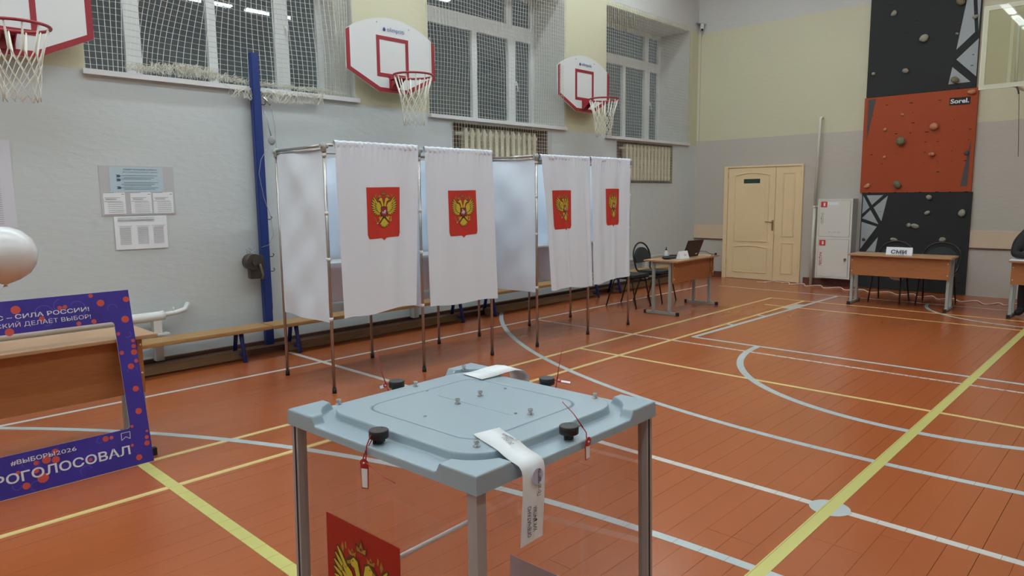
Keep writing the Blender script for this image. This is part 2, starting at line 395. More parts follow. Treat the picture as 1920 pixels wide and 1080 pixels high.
# niche linings (reveals) and window units
def niche(n, a, b, c, d):
    r = MB(); t = 0.006
    r.box(a, a + t, YW + .004, 7.80, c, d); r.box(b - t, b, YW + .004, 7.80, c, d); r.box(a + t, b - t, YW + .004, 7.80, d - t, d)
    tag(r.build('trim_%d' % n, m_reveal), kind='structure')
for i, (a, b, c, d) in enumerate(OP[:3]): niche(i + 1, a, b, c, d)
niche(4, *OP[3])
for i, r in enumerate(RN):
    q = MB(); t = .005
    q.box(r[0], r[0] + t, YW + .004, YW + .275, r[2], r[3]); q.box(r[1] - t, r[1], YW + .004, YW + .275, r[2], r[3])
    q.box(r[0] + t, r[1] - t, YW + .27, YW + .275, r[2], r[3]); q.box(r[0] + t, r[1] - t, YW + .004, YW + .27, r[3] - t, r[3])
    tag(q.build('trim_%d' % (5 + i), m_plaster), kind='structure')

def window(n, a, b, c, d, cols, trans, sashes, sillz, handle=None, toplefts=None):
    """cols: vertical bar intervals below the transom; trans: (z0,z1) transom."""
    e = empty('window_%d' % n, ((a + b) / 2, 7.84, c)); e['kind'] = 'structure'
    fy0, fy1 = 7.795, 7.875
    fr = MB(); fr.box(a + .006, a + .075, fy0, fy1, c, d - .006); fr.box(b - .085, b - .006, fy0, fy1, c, d - .006)
    fr.box(a + .075, b - .085, fy0, fy1, c, c + .075); fr.box(a + .075, b - .085, fy0, fy1, d - .085, d - .006)
    fr.build('window_frame', m_winframe, e)
    MB().box(a + .075, b - .085, fy0 - .006, fy1, *trans).build('transom', m_winframe, e)
    for (p, q) in cols: MB().box(p, q, fy0 - .004, fy1, c + .075, trans[0]).build('mullion', m_winframe, e)
    for (p, q) in toplefts: MB().box(p, q, fy0 - .004, fy1, trans[1], d - .085).build('mullion', m_winframe, e)
    edges = [a + .075] + [x for pq in cols for x in pq] + [b - .085]
    for p, q in zip(edges[::2], edges[1::2]):
        MB().box(p, q, 7.845, 7.850, c + .075, trans[0]).build('pane', m_glass, e)
    edges = [a + .075] + [x for pq in toplefts for x in pq] + [b - .085]
    for p, q in zip(edges[::2], edges[1::2]):
        MB().box(p, q, 7.845, 7.850, trans[1], d - .085).build('pane', m_glass, e)
    if handle:
        hx, hz = handle; h = MB(); h.obox((hx, fy0 - .012, hz), (.028, .014, .07), bev=.004)
        h.tube([(hx, fy0 - .014, hz), (hx, fy0 - .045, hz), (hx + .004, fy0 - .047, hz - .05), (hx + .012, fy0 - .047, hz - .13)], .008, 8)
        h.build('window_handle', m_winframe, e)
    s = MB(); s.box(a - .03 if n != 2 else a - .02, b + .03 if n == 1 else b + .005, YW - .055, YW, sillz - .045, sillz + .002)
    s.box(a + .006, b - .006, YW, 7.795, sillz - .01, sillz + .004)
    s.build('window_sill', m_white, e)
    return e
window(1, *OP[0], cols=[(2.57, 2.72), (3.41, 3.505), (4.20, 4.37)], trans=(4.12, 4.25), sashes=0, sillz=2.80, handle=(4.33, 3.62), toplefts=[(3.41, 3.505), (4.24, 4.33)])
window(2, *OP[1], cols=[(7.35, 7.45), (8.13, 8.29)], trans=(4.08, 4.30), sashes=0, sillz=2.715, handle=(8.29, 3.42), toplefts=[(8.09, 8.22)])
window(3, *OP[2], cols=[(11.25, 11.345), (12.0, 12.17)], trans=(4.06, 4.235), sashes=0, sillz=2.65, handle=(12.17, 3.44), toplefts=[(12.0, 12.115)])
window(4, *OP[3], cols=[(-1.0, -.9), (0.1, .2)], trans=(4.1, 4.25), sashes=0, sillz=2.86, toplefts=[(0.1, .2)])

wallobj('wall_back', MB().box(XB, XB + .3, Y0 - .2, YW, 0, ZC), m_wallb)
wallobj('wall_right', MB().box(X0 - .2, XB, Y0 - .3, Y0, 0, ZC), m_wallb)
wallobj('wall_front', MB().box(X0 - .3, X0, Y0, YW, 0, ZC), m_wallb)
wallobj('ceiling', MB().box(X0 - .3, XB + .3, Y0 - .3, YB, ZC, ZC + .2), m_ceil)
# skirting of the back wall, low dark step along the window wall
tag(MB().box(XB - .035, XB, 4.05, 4.90, 0, .11).box(XB - .035, XB, 6.51, YW - .06, 0, .11).build('baseboard_back', m_skirt), kind='structure')
tag(MB().box(-3, XB - .04, 6.95, YW, 0, .062).box(-3, XB - .04, 7.115, YW, .062, .10).build('baseboard_left', m_step), kind='structure')
# beige plank trims on the back wall
for i, (ya, yb, mm) in enumerate([(6.51, YW, m_pink), (-2.5, 2.34, m_pink)]):
    q = MB(); q.box(XB - .018, XB, ya, yb, .765, 1.035); q.box(XB - .022, XB, ya, yb, .745, .765, 1)
    tag(q.build('trim_%d' % (8 + i), [mm, m_step]), kind='structure')
# corner casing pipe and cable in the far corner
tag(MB().box(XB - .006, XB, 7.088, 7.094, 2.68, 4.75).build('trim_10', m_inkg), kind='structure')

# ------------------------------------------------------------------ court lines (painted strips on the boards)
LZ = 0.0
def strip_line(pts, wd, m, label, z):
    mb = MB(); P = [Vector((p[0], p[1], 0)) for p in pts]; L_ = []
    for i, p in enumerate(P):
        d = P[min(i + 1, len(P) - 1)] - P[max(i - 1, 0)]; d.normalize(); n = Vector((-d.y, d.x, 0)); L_ += [p + n * wd / 2, p - n * wd / 2]
    k = len(P)
    mb.add([q + Vector((0, 0, z)) for q in L_], [(2 * i, 2 * i + 1, 2 * i + 3, 2 * i + 2) for i in range(k - 1)])
    mb.add([q + Vector((0, 0, .0002)) for q in L_], [])
    for i in range(k - 1):
        b = 2 * k
        mb.f.append([2 * i, 2 * i + 2, b + 2 * i + 2, b + 2 * i]); mb.m.append(0); mb.sm.append(False)
        mb.f.append([2 * i + 1, b + 2 * i + 1, b + 2 * i + 3, 2 * i + 3]); mb.m.append(0); mb.sm.append(False)
    return mb.build('court_line', m, floor, label=label)
def arc(cx, cy, r, a0, a1, n=64): return [(cx + r * math.cos(R(a0 + (a1 - a0) * i / n)), cy + r * math.sin(R(a0 + (a1 - a0) * i / n))) for i in range(n + 1)]
strip_line([(-4.5, 6.15), (11.62, 6.11)], .045, m_lwhite, 'white sideline', .0008)
strip_line([(-4.5, 4.58), (10.75, 4.56)], .045, m_lyel, 'yellow outer sideline', .0010)
strip_line([(-4.5, 4.065), (10.72, 4.04)], .045, m_lyel, 'yellow inner sideline', .0010)
strip_line([(-4.5, 1.19), (11.6, 1.19)], .068, m_lime, 'lime centre line', .0018)
strip_line([(1.41, 4.8), (1.41, -2.2)], .068, m_lime, 'lime cross line', .0018)
strip_line([(3.635, 6.80), (3.635, -3.8)], .05, m_lwhite, 'white halfway line', .0012)
strip_line([(5.825, 4.58), (5.825, -2.2)], .045, m_lyel, 'yellow cross line', .0014)
strip_line([(6.85, 6.15), (6.86, -3.8)], .045, m_lworn, 'worn white cross line', .0009)
strip_line([(7.165, 3.96), (7.175, -1.5)], .05, m_lblue, 'blue-grey free throw line', .0012)
strip_line([(7.165, 3.945), (11.6, 3.84)], .06, m_lblue, 'blue-grey key side line', .0012)
strip_line([(10.02, 4.35), (10.02, -2.2)], .04, m_lyel, 'faded yellow service line', .0014)
strip_line([(10.73, 4.56), (10.73, -2.2)], .04, m_lyel, 'faded yellow end line', .0014)
strip_line([(11.6, 5.9), (11.6, -3.8)], .035, m_lwhite, 'white base line', .0010)
strip_line([(8.17, 3.93), (8.17, 4.06)], .05, m_lblue, 'short key mark', .0013)
strip_line([(9.05, 3.90), (9.05, 4.04)], .05, m_lblue, 'short key mark', .0013)
strip_line([(9.85, 3.95), (10.35, 3.94)], .13, m_lblue, 'blue-grey key block', .0013)
strip_line(arc(11.964, 1.284, 7.488, 132, 228, 90), .055, m_lblue, 'large blue-grey arc', .0016)
strip_line(arc(-4.687, 1.158, 7.484, -48, 42, 90), .055, m_lblue, 'near blue-grey arc', .0016)
strip_line(arc(7.17, 1.22, 1.946, 90, 270, 60), .065, m_lblue, 'blue-grey free throw arc', .0016)
strip_line(arc(11.633, 1.2, 1.36, 90, 270, 40), .045, m_lblue, 'small pale arc at base line', .0016)
MB().add([(3.634 + .100 * math.cos(t * PI / 16), 1.19 + .100 * math.sin(t * PI / 16), .0017) for t in range(32)], [list(range(32))]).build('court_line', m_lblue, floor, label='pale centre spot')

# ------------------------------------------------------------------ ceiling lamps
def make_lamp():
    e = empty('ceiling_lamp', (0, 0, 6.05), 'long fluorescent ceiling lamp in a white housing', 'lamp', 'fluorescent lamps on the ceiling')
    MB().obox((0, 0, .03), (1.32, .20, .05), bev=.01).build('housing', m_lampbody, e, local=True)
    MB().tube([(0, 0, .05), (0, 0, .20)], .01, 8).build('hanger', m_lampbody, e, local=True)
    MB().obox((0, 0, -.012), (1.28, .17, .035), bev=.012).build('diffuser', m_lamp, e, local=True)
    return e
lp = make_lamp(); first = True
for yy in (-0.45, 3.38, 6.2):
    for i in range(10):
        x = -4.6 + 1.63 * i + 0.2
        if x > 10.6: continue
        o = lp if first else copy_tree(lp); first = False
        o.location = (x, yy, 6.05)

# ------------------------------------------------------------------ emblem (double-headed eagle), drawn once as 2D shapes
def ell(cx, cy, a, b, ang=0, n=10):
    ca, sa = math.cos(ang), math.sin(ang)
    return [(cx + a * math.cos(2 * PI * i / n) * ca - b * math.sin(2 * PI * i / n) * sa, cy + a * math.cos(2 * PI * i / n) * sa + b * math.sin(2 * PI * i / n) * ca) for i in range(n)]
def leaf(p, q, wd):
    """feather from p to q"""
    dx, dy = q[0] - p[0], q[1] - p[1]; l = math.hypot(dx, dy); nx, ny = -dy / l * wd, dx / l * wd
    f_ = lambda t, s: (p[0] + dx * t + nx * s, p[1] + dy * t + ny * s)
    return [f_(0, .4), f_(0, -.4), f_(.45, -1), f_(.8, -.95), f_(.97, -.3), f_(.97, .3), f_(.8, .95), f_(.45, 1)]
def eagle():
    out = []   # (layer, colour index, polygon) colour: 0 gold 1 dark gold 2 outline 3 silver 4 deep red
    W = lambda x, y: ((x - 405) / 430.0, -(y - 490) / 430.0)
    def both(f_):
        for s in (1, -1): f_(lambda x, y, s=s: (W(x, y)[0] * s, W(x, y)[1]))
    def wing(T):
        tips = [(222, 258), (203, 298), (192, 340), (188, 382), (192, 424), (202, 466), (222, 502), (252, 528), (288, 542), (322, 540)]
        for i, t in enumerate(tips):
            r = (352 - i * 1.5, 440 + i * 3.5)
            t2 = (r[0] + (t[0] - r[0]) * .96, r[1] + (t[1] - r[1]) * .96)
            out.append((0, 2, leaf(T(*r), T(*t), .050))); out.append((1, 0, leaf(T(*r), T(*t2), .024)))
        for i, t in enumerate(()):
            r = (352 - i * 1.5, 440 + i * 3.5); t2 = (r[0] + (t[0] - r[0]) * .96, r[1] + (t[1] - r[1]) * .96)
            out.append((1, 0, leaf(T(*r), T(*t2), .030)))
        tips2 = [(262, 352), (252, 385), (252, 420), (262, 452), (280, 480), (305, 497), (332, 500)]
        for i, t in enumerate(tips2):
            r = (362, 440 + i * 3)
            out.append((2, 2, leaf(T(*r), T(*t), .046))); out.append((3, 0, leaf(T(*r), T(t[0] + 6, t[1] - 3), .024)))
        out.append((4, 0, leaf(T(372, 470), T(300, 345), .05)))
    both(wing)
    def head(T):
        out.append((2, 2, [T(402, 440), T(372, 440), T(360, 380), T(345, 335), T(322, 342), T(300, 338), T(290, 318), T(316, 290), T(352, 274), T(386, 290), T(398, 345), T(403, 380)]))
        out.append((3, 0, [T(402, 436), T(378, 434), T(368, 378), T(355, 335), T(334, 330), T(326, 306), T(352, 283), T(378, 297), T(390, 348), T(400, 385)]))
        out.append((3, 1, [T(330, 304), T(300, 318), T(304, 332), T(332, 322)]))
        out.append((4, 2, [q for q in ell(*T(346, 302), .010, .010, 0, 6)]))
        out.append((1, 1, [T(318, 278), T(312, 252), T(328, 262), T(340, 240), T(352, 262), T(368, 252), T(362, 278)]))
        out.append((1, 4, [q for q in ell(*T(340, 262), .022, .018, 0, 8)]))
        out.append((0, 1, [T(272, 290), T(258, 262), T(270, 230), T(280, 262)])); out.append((0, 1, [T(290, 262), T(284, 232), T(294, 222), T(298, 256)]))
    both(head)
    out.append((1, 2, [W(370, 246), W(362, 205), W(385, 215), W(405, 172), W(425, 215), W(448, 205), W(440, 246)]))
    out.append((2, 1, [W(376, 240), W(372, 214), W(392, 224), W(405, 186), W(418, 224), W(438, 214), W(434, 240)]))
    out.append((3, 4, ell(*W(405, 224), .022, .022, 0, 8)))
    # body, tail, legs
    out.append((2, 2, [W(362, 410), W(448, 410), W(470, 480), W(450, 560), W(428, 600), W(382, 600), W(360, 560), W(340, 480)]))
    for i in range(7):
        a = (i - 3) * 16; tx, ty = 405 + 92 * math.sin(R(a)), 600 + 132 * math.cos(R(a))
        out.append((3, 2, leaf(W(405, 585), W(tx, ty), .046))); out.append((4, 0, leaf(W(405, 590), W(tx, ty - 5), .022)))
    def leg(T):
        out.append((3, 2, leaf(T(378, 560), T(322, 620), .050))); out.append((4, 0, leaf(T(376, 562), T(326, 616), .032)))
        out.append((3, 0, ell(*T(336, 578), .052, .036, .6, 8))); out.append((4, 1, leaf(T(350, 610), T(300, 640), .022)))
    both(leg)
    out.append((4, 1, [W(238, 556), W(246, 553), W(300, 660), W(290, 668)])); out.append((5, 3, ell(*W(290, 655), .03, .02, .5, 8)))
    out.append((4, 0, ell(*W(512, 618), .042, .042, 0, 10))); out.append((5, 0, [W(505, 590), W(505, 566), W(519, 566), W(519, 590)])); out.append((5, 4, [W(480, 614), W(544, 614), W(544, 621), W(480, 621)]))
    out.append((5, 2, [W(352, 418), W(458, 418), W(458, 520), W(440, 552), W(405, 566), W(370, 552), W(352, 520)]))
    out.append((6, 4, [W(360, 426), W(450, 426), W(450, 516), W(434, 543), W(405, 555), W(376, 543), W(360, 516)]))
    out.append((7, 3, [W(384, 438), W(402, 440), W(410, 462), W(432, 470), W(438, 500), W(424, 494), W(430, 530), W(412, 508), W(396, 530), W(392, 500), W(370, 520), W(376, 484), W(392, 468)]))
    return out
EAGLE = eagle()
EM = [m_gold, m_gold2, m_edark, m_esil, m_ered]
def add_eagle(mb, P, nrm, base, scale=1.0, mi0=1, step=.0005):
    """P(x,y): normalised coordinates to a surface point; nrm(x,y): outward normal"""
    for ly, ci, poly in EAGLE:
        vs = [P(x * scale, y * scale) + nrm(x, y) * (base + step * ly) for x, y in poly]
        mb.add(vs, [list(range(len(vs)))], mi0 + ci)

# ------------------------------------------------------------------ voting booths
def pole_mb(x, y, z1=2.03, r=.0135, dx=0, dy=0):
    return MB().tube([(x, y, .035), (x + dx * .5, y + dy * .5, z1 / 2), (x + dx, y + dy, z1)], r, 12)
def curtain(parent, x0t, x1t, x0b, x1b, y, zt, zb0, zb1, folds, seed, emb, squash):
    """cloth surface; emb = (centre s, half width s, z top, z bottom)"""
    rr = random.Random(seed); ph = [rr.uniform(0, 6.28) for _ in range(6)]
    def amp(s, t):
        a = 0
        for k_, (fq, am) in enumerate(folds): a += am * math.sin(2 * PI * fq * s + ph[k_] + 1.1 * t * ((k_ % 2) * 2 - 1))
        return a * (0.35 + 0.65 * min(1, t * 2.5)) 
    def S(s, t):
        zb = zb0 + (zb1 - zb0) * s + .008 * math.sin(9 * s + ph[0])
        z = zt + (zb - zt) * t
        xa = x0t + (x0b - x0t) * t; xb = x1t + (x1b - x1t) * t
        s2 = s + squash * math.sin(2 * PI * (s * 2.2 + ph[1] * .1)) * min(1, t * 2) / 14
        x = xa + (xb - xa) * s2
        ruff = 0
        if t < .12: ruff = .005 * math.sin(2 * PI * 15 * s + 10 * t + ph[4]) * (1 - t / .12)
        return Vector((x, y + amp(s, t) + ruff, z))
    mb = MB(); NU, NV = 150, 70
    mb.grid(lambda a, b: S(a, b * b * .3 + b * .7), NU, NV)
    # thickness: back sheet
    mb.grid(lambda a, b: S(1 - a, b * b * .3 + b * .7) + Vector((0, .0015, 0)), NU, NV)
    c = mb.build('curtain', m_cloth, parent)
    # hem loop over the rail
    def HD(a, b):
        q_ = b * 2 * PI; wv_ = math.sin(2 * PI * 17 * a + 2.6 * math.cos(q_) + 1.5 * math.sin(2 * PI * 2.3 * a + ph[2])) * (.55 + .45 * math.sin(2 * PI * 1.7 * a + ph[3]))
        return Vector((x0t + (x1t - x0t) * a, y + .016 - (.017 + .0045 * wv_) * math.sin(q_), zt - .012 + (.030 + .002 * math.sin(2 * PI * 11 * a)) * math.cos(q_)))
    h = MB().grid(HD, 260, 18)
    h.build('curtain_heading', m_cloth, c)
    sc_, hw, z1, z0 = emb
    zc, hh = (z1 + z0) / 2, (z1 - z0) / 2
    def P(u, v):
        s = sc_ + u * 2 * hw; zb = zb0 + (zb1 - zb0) * s
        return S(s, (zt - (zc + v * 2 * hh)) / (zt - zb))
    def nr(u, v): return Vector((0, -1, 0))
    e = MB()
    def bot(u):
        a = abs(u) * 2
        b = -.5 + .0
        if a > .88: b += .085 * (1 - math.sqrt(max(0, 1 - ((a - .88) / .12) ** 2)))
        if a < .16: b -= .055 * (1 - a / .16) ** 1.4
        return b
    NX, NY = 36, 10
    vs = [P(-.5 + i / NX, .5 + (bot(-.5 + i / NX) - .5) * j / NY) + Vector((0, -.002, 0)) for j in range(NY + 1) for i in range(NX + 1)]
    e.add(vs, [(j * (NX + 1) + i, (j + 1) * (NX + 1) + i, (j + 1) * (NX + 1) + i + 1, j * (NX + 1) + i + 1) for j in range(NY) for i in range(NX)], 0, True)
    asp = (2 * hh) / ((x1t - x0t) * 2 * hw)
    add_eagle(e, lambda u, v: P(u * .80, v * .80 / 1.38 + .02), nr, .0034, 1.0, 1, .0007)
    e.build('coat_of_arms', [m_shield] + EM, c, label='red shield with golden double-headed eagle')
    return c

def booth(px, yf, yb, label, cur, side):
    e = empty('voting_booth', (px[0], yf, 0), label, 'voting booth', 'double voting booths')
    Z = 2.065
    for i, x in enumerate(px):
        for y, kk in ((yf, 0), (yb, 1)):
            xo = side['bx'][i] if kk else x
            p = pole_mb(xo, y).build('pole', m_chrome, e)
            MB().tube([(xo, y, 0), (xo, y, .045)], .019, 12).build('foot_cap', m_rubber, p)
            if kk == 0:
                for zz in side['ties']:
                    MB().tube([(xo, y, zz), (xo, y, zz + .028)], .018, 10).build('tie', m_tie, p)
            MB().tube([(xo, y, Z - .06), (xo, y, Z + .02)], .021, 10).tube([(xo - .035, y, Z - .01), (xo + .035, y, Z - .01)], .018, 10).build('connector', m_legm, p)
    for a, b in zip(range(len(px) - 1), range(1, len(px))):
        MB().tube([(px[a], yf, Z), (px[b], yf, Z)], .0125, 10).build('rail', m_chrome, e)
        MB().tube([(side['bx'][a], yb, Z), (side['bx'][b], yb, Z)], .0125, 10).build('rail', m_chrome, e)
    for i, x in enumerate(px):
        MB().tube([(x, yf, Z - .005), (side['bx'][i], yb, Z - .005)], .0125, 10).build('rail', m_chrome, e)
        MB().tube([(x, yf, Z - .035), (side['bx'][i], yb, Z - .035)], .008, 8).build('rail', m_chrome, e)
    # writing shelf with a white lip
    for a in range(len(px) - 1):
        MB().box(px[a] + .045, px[a + 1] - .045, yb - .42, yb - .03, 1.035, 1.053).build('shelf', m_white, e)
        MB().tube([(px[a], yf + .03, 1.06), (px[a + 1], yf + .03, 1.06)], .007, 8).build('shelf_rail', m_chrome, e) if False else None
    # cloth walls
    def panel(P0, P1, zt, zb, seed, name='side_cloth', sag=.02):
        r_ = random.Random(seed); p1, p2, p3 = (r_.uniform(0, 6) for _ in range(3))
        P0, P1 = Vector((P0[0], P0[1], 0)), Vector((P1[0], P1[1], 0)); d = P1 - P0; n = Vector((-d.y, d.x, 0)).normalized()
        def S(s, t):
            edge = math.sin(PI * s) ** .6
            w_ = edge * (.012 * math.sin(5 * s + 9 * t + p1) + .010 * math.sin(13 * (s * .6 + t) + p2) + .006 * math.sin(21 * (t - s * .4) + p3) + sag * t * math.sin(PI * t * .9))
            z = zt + (zb - zt) * t - .012 * math.sin(PI * s) * (1 - t) + .04 * math.sin(PI * s) * 0
            return P0 + d * s + n * w_ + Vector((0, 0, z))
        mb = MB().grid(S, 30, 60); mb.grid(lambda a, b: S(1 - a, b) + n * .0015, 30, 60)
        return mb.build(name, m_cloth, e)
    bx = side['bx']
    for i, x in enumerate(px): panel((x + .004, yf + .02), (bx[i], yb - .01), 2.035, side['zb'] + .02 * i, 10 + i)
    for a in range(len(px) - 1): panel((bx[a] + .01, yb + .004), (bx[a + 1] - .01, yb + .004), 2.035, .63, 20 + a, 'back_cloth', .01)
    for c_ in cur: curtain(e, *c_)
    return e
cy = 5.0
booth([3.09, 4.065, 4.97], 5.04, 5.90, 'left double voting booth with two flat white curtains bearing red eagle shields', [
    (3.165, 4.02, 3.185, 3.955, cy - .01, 2.085, .625, .665, [(1.3, .010), (3.1, .006)], 3, (0.545, 0.2165, 1.726, 1.29), 0.0),
    (4.10, 4.96, 4.125, 5.015, cy - .01, 2.078, .612, .605, [(1.1, .008), (2.7, .006)], 8, (0.50, 0.2075, 1.699, 1.27), 0.0)],
    dict(bx=[3.13, 4.08, 4.98], ties=[.62, 1.12, 1.50, 1.97], zb=.60))
booth([5.585, 6.49, 7.33], 4.96, 5.86, 'right double voting booth with two creased white curtains, beside the chairs', [
    (5.62, 6.475, 5.78, 6.555, 4.93, 2.062, .61, .585, [(3.2, .013), (6.1, .004), (1.4, .014)], 5, (0.395, 0.190, 1.698, 1.27), 0.55),
    (6.505, 7.295, 6.56, 7.31, 4.93, 2.066, .59, .64, [(2.6, .013), (5.1, .005)], 12, (0.53, 0.185, 1.716, 1.28), 0.45)],
    dict(bx=[5.57, 6.45, 7.28], ties=[.64, 1.22, 1.62, 1.98], zb=.60))

# ------------------------------------------------------------------ ballot box
BC = Vector((1.186, 1.269, 0)); BA = R(1.6); A = 0.3275; ZT = 1.10
bb = empty('ballot_box', BC, 'transparent ballot box with blue-grey lid standing in the foreground', 'ballot box')
rot = Matrix.Rotation(BA, 3, 'Z')
NC_, VR_, VL_ = Vector((0.871, 0.932, 0)), Vector((.650, .012, 0)), Vector((-.024, .672, 0))   # near corner and the two lid sides
def bl(x, y, z): return NC_ + VR_ * ((x + A) / (2 * A)) + VL_ * ((y + A) / (2 * A)) + Vector((0, 0, z))
def ss(a, b, x):
    t = max(0.0, min(1.0, (x - a) / (b - a))); return t * t * (3 - 2 * t)
def rsq(x, y, h, r):
    qx, qy = abs(x) - (h - r), abs(y) - (h - r)
    return math.hypot(max(qx, 0), max(qy, 0)) + min(max(qx, qy), 0) - r
def lid_h(x, y):
    D = .021
    dp = rsq(x, y, .268, .085)
    plate = 1 - ss(-.0022, .0022, dp)
    ax, ay = abs(x), abs(y)
    cm = min(ss(.212, .228, ax), ss(.212, .228, ay)) * ss(.031, .036, dp)
    hgt = -D + D * max(plate, cm)
    g = abs(rsq(x, y, .195, .055))
    hgt -= .004 * (1 - ss(.0018, .0045, g))
    if abs(x) < .0016 and abs(y) < .133: hgt -= .006
    e_ = max(ax, ay)
    hgt -= .0018 * ss(A - .003, A, e_) ** 2
    return hgt
n_ = 380
# non-uniform grid handled as uniform, dense enough for the mouldings
lm = MB()
lm.grid(lambda a, b: bl(-A + 2 * A * a, -A + 2 * A * b, ZT + lid_h(-A + 2 * A * a, -A + 2 * A * b)), n_, n_)
# skirt and underside
def edge_pts(n):
    q = []
    for i in range(n): q.append((-A + 2 * A * i / n, -A))
    for i in range(n): q.append((A, -A + 2 * A * i / n))
    for i in range(n): q.append((A - 2 * A * i / n, A))
    for i in range(n): q.append((-A, A - 2 * A * i / n))
    return q
ep = edge_pts(100); k = len(ep); vs = []
for lev in range(4):
    for (x, y) in ep:
        if lev == 0: vs.append(bl(x, y, ZT + lid_h(x, y)))
        elif lev == 1: vs.append(bl(x * 1.003, y * 1.003, ZT + lid_h(x, y) - .0025))
        elif lev == 2: vs.append(bl(x * 1.008, y * 1.008, ZT - .040))
        else: vs.append(bl(x * .97, y * .97, ZT - .040))
lm.add(vs, [(l * k + i, (l + 1) * k + i, (l + 1) * k + (i + 1) % k, l * k + (i + 1) % k) for l in range(3) for i in range(k)], 0, False)
lm.add([bl(-A * .97, -A * .97, ZT - .040), bl(A * .97, -A * .97, ZT - .040), bl(A * .97, A * .97, ZT - .040), bl(-A * .97, A * .97, ZT - .040)], [(3, 2, 1, 0)])
lid = lm.build('lid', m_lid, bb)
gr_ = MB()
def rloop(h, r_, n=8):
    out = []
    for cx2, cy2, a0 in ((h - r_, h - r_, 0), (-h + r_, h - r_, 90), (-h + r_, -h + r_, 180), (h - r_, -h + r_, 270)):
        for i in range(n + 1): a = R(a0 + 90 * i / n); out.append((cx2 + r_ * math.cos(a), cy2 + r_ * math.sin(a)))
    return out
la, lb_ = rloop(.1935, .0535), rloop(.1965, .0565)
gr_.add([bl(x, y, ZT - .0012) for x, y in la] + [bl(x, y, ZT - .0012) for x, y in lb_], [(i, (i + 1) % 36, 36 + (i + 1) % 36, 36 + i) for i in range(36)])
gr_.build('lid_seam', m_groove, lid)
MB().obox(bl(0, 0, ZT - .0012), (.0026, .266, .0016), rot).build('slot', m_groove, lid)
# legs (corner posts with a dark groove), slightly flared
def post(sx, sy):
    mb = MB(); t0 = Vector((sx * .3095, sy * .3095, 0)); 
    h = .0128
    for (z0, z1) in ((0.0, ZT - .04),):
        def sec(z):
            fl_ = 1 + .045 * (ZT - z) / ZT
            c = Vector((t0.x * fl_, t0.y * fl_, 0))
            pts = [(-h, -h), (-.004, -h), (-.004, -h + .004), (.004, -h + .004), (.004, -h), (h, -h), (h, h), (-h, h)]
            out = [(sx * px_, sy * -py_) if False else (px_, py_) for px_, py_ in pts]
            return [bl(c.x + x, c.y + y, z) for x, y in out]
    # main square post
    def sq(z, hh=h):
        fl_ = 1 + .045 * (ZT - z) / ZT; c = (t0.x * fl_, t0.y * fl_)
        return [bl(c[0] + a * hh, c[1] + b * hh, z) for a, b in ((-1, -1), (1, -1), (1, 1), (-1, 1))]
    a, b = sq(0.0), sq(ZT - .040)
    mb.add(a + b, [(0, 1, 5, 4), (1, 2, 6, 5), (2, 3, 7, 6), (3, 0, 4, 7), (3, 2, 1, 0), (4, 5, 6, 7)])
    o = mb.build('leg', m_boxleg, bb)
    g = MB()   # dark strip added just proud of both outer faces, for the groove's shade
    for ax_ in (0, 1):
        vs = []
        for z in (0.0, ZT - .040):
            fl_ = 1 + .045 * (ZT - z) / ZT; c = [t0.x * fl_, t0.y * fl_]
            inn = (-sx if ax_ == 0 else -sy) * 0.0
            for da in (-.0026, .0026):
                for out_ in (h - .002, h + .0012):
                    if ax_ == 0: p_ = (c[0] + da - sx * .002, c[1] + sy * out_)
                    else: p_ = (c[0] + sx * out_, c[1] + da - sy * .002)
                    vs.append(bl(p_[0], p_[1], z))
        g.add(vs, [(0, 1, 3, 2), (4, 6, 7, 5), (1, 5, 7, 3), (0, 2, 6, 4), (0, 4, 5, 1), (2, 3, 7, 6)])
    if not (sx < 0 and sy < 0): g.build('groove_shade', m_rubber, o)
    return o
for sx in (-1, 1):
    for sy in (-1, 1): post(sx, sy)
def side_pane(ax, s, z0, z1, off, t, x0=-.285, x1=.285):
    """pane quad block on a flared side; ax 0 -> plane normal x"""
    vs = []
    for z in (z0, z1):
        fl_ = 1 + .045 * (ZT - z) / ZT
        for d in (off, off + t):
            for q in (x0, x1):
                p = (s * (.312 * fl_ + d), q * fl_) if ax == 0 else (q * fl_, s * (.312 * fl_ + d)); vs.append(bl(p[0], p[1], z))
    return vs
BOXF = [(0, 2, 3, 1), (4, 5, 7, 6), (0, 1, 5, 4), (2, 6, 7, 3), (0, 4, 6, 2), (1, 3, 7, 5)]
for ax in (0, 1):
    for s in (-1, 1):
        MB().add(side_pane(ax, s, .06, ZT - .041, -.002, .004), BOXF).build('acrylic_pane', m_acryl, bb)
MB().add([bl(*q) for q in [(-.31, -.31, .05), (.31, -.31, .05), (.31, .31, .05), (-.31, .31, .05), (-.31, -.31, .06), (.31, -.31, .06), (.31, .31, .06), (-.31, .31, .06)]],
         [(3, 2, 1, 0), (4, 5, 6, 7), (0, 1, 5, 4), (1, 2, 6, 5), (2, 3, 7, 6), (3, 0, 4, 7)]).build('bottom_tray', m_lid, bb)
# horizontal white brace behind the far pane
zb_ = .575; MB().tube([bl(-.28, .306, zb_ - .006), bl(.30, .306, zb_ + .006)], .0075, 10).build('brace', mat('brace_white', (.88, .89, .9), .3), bb)
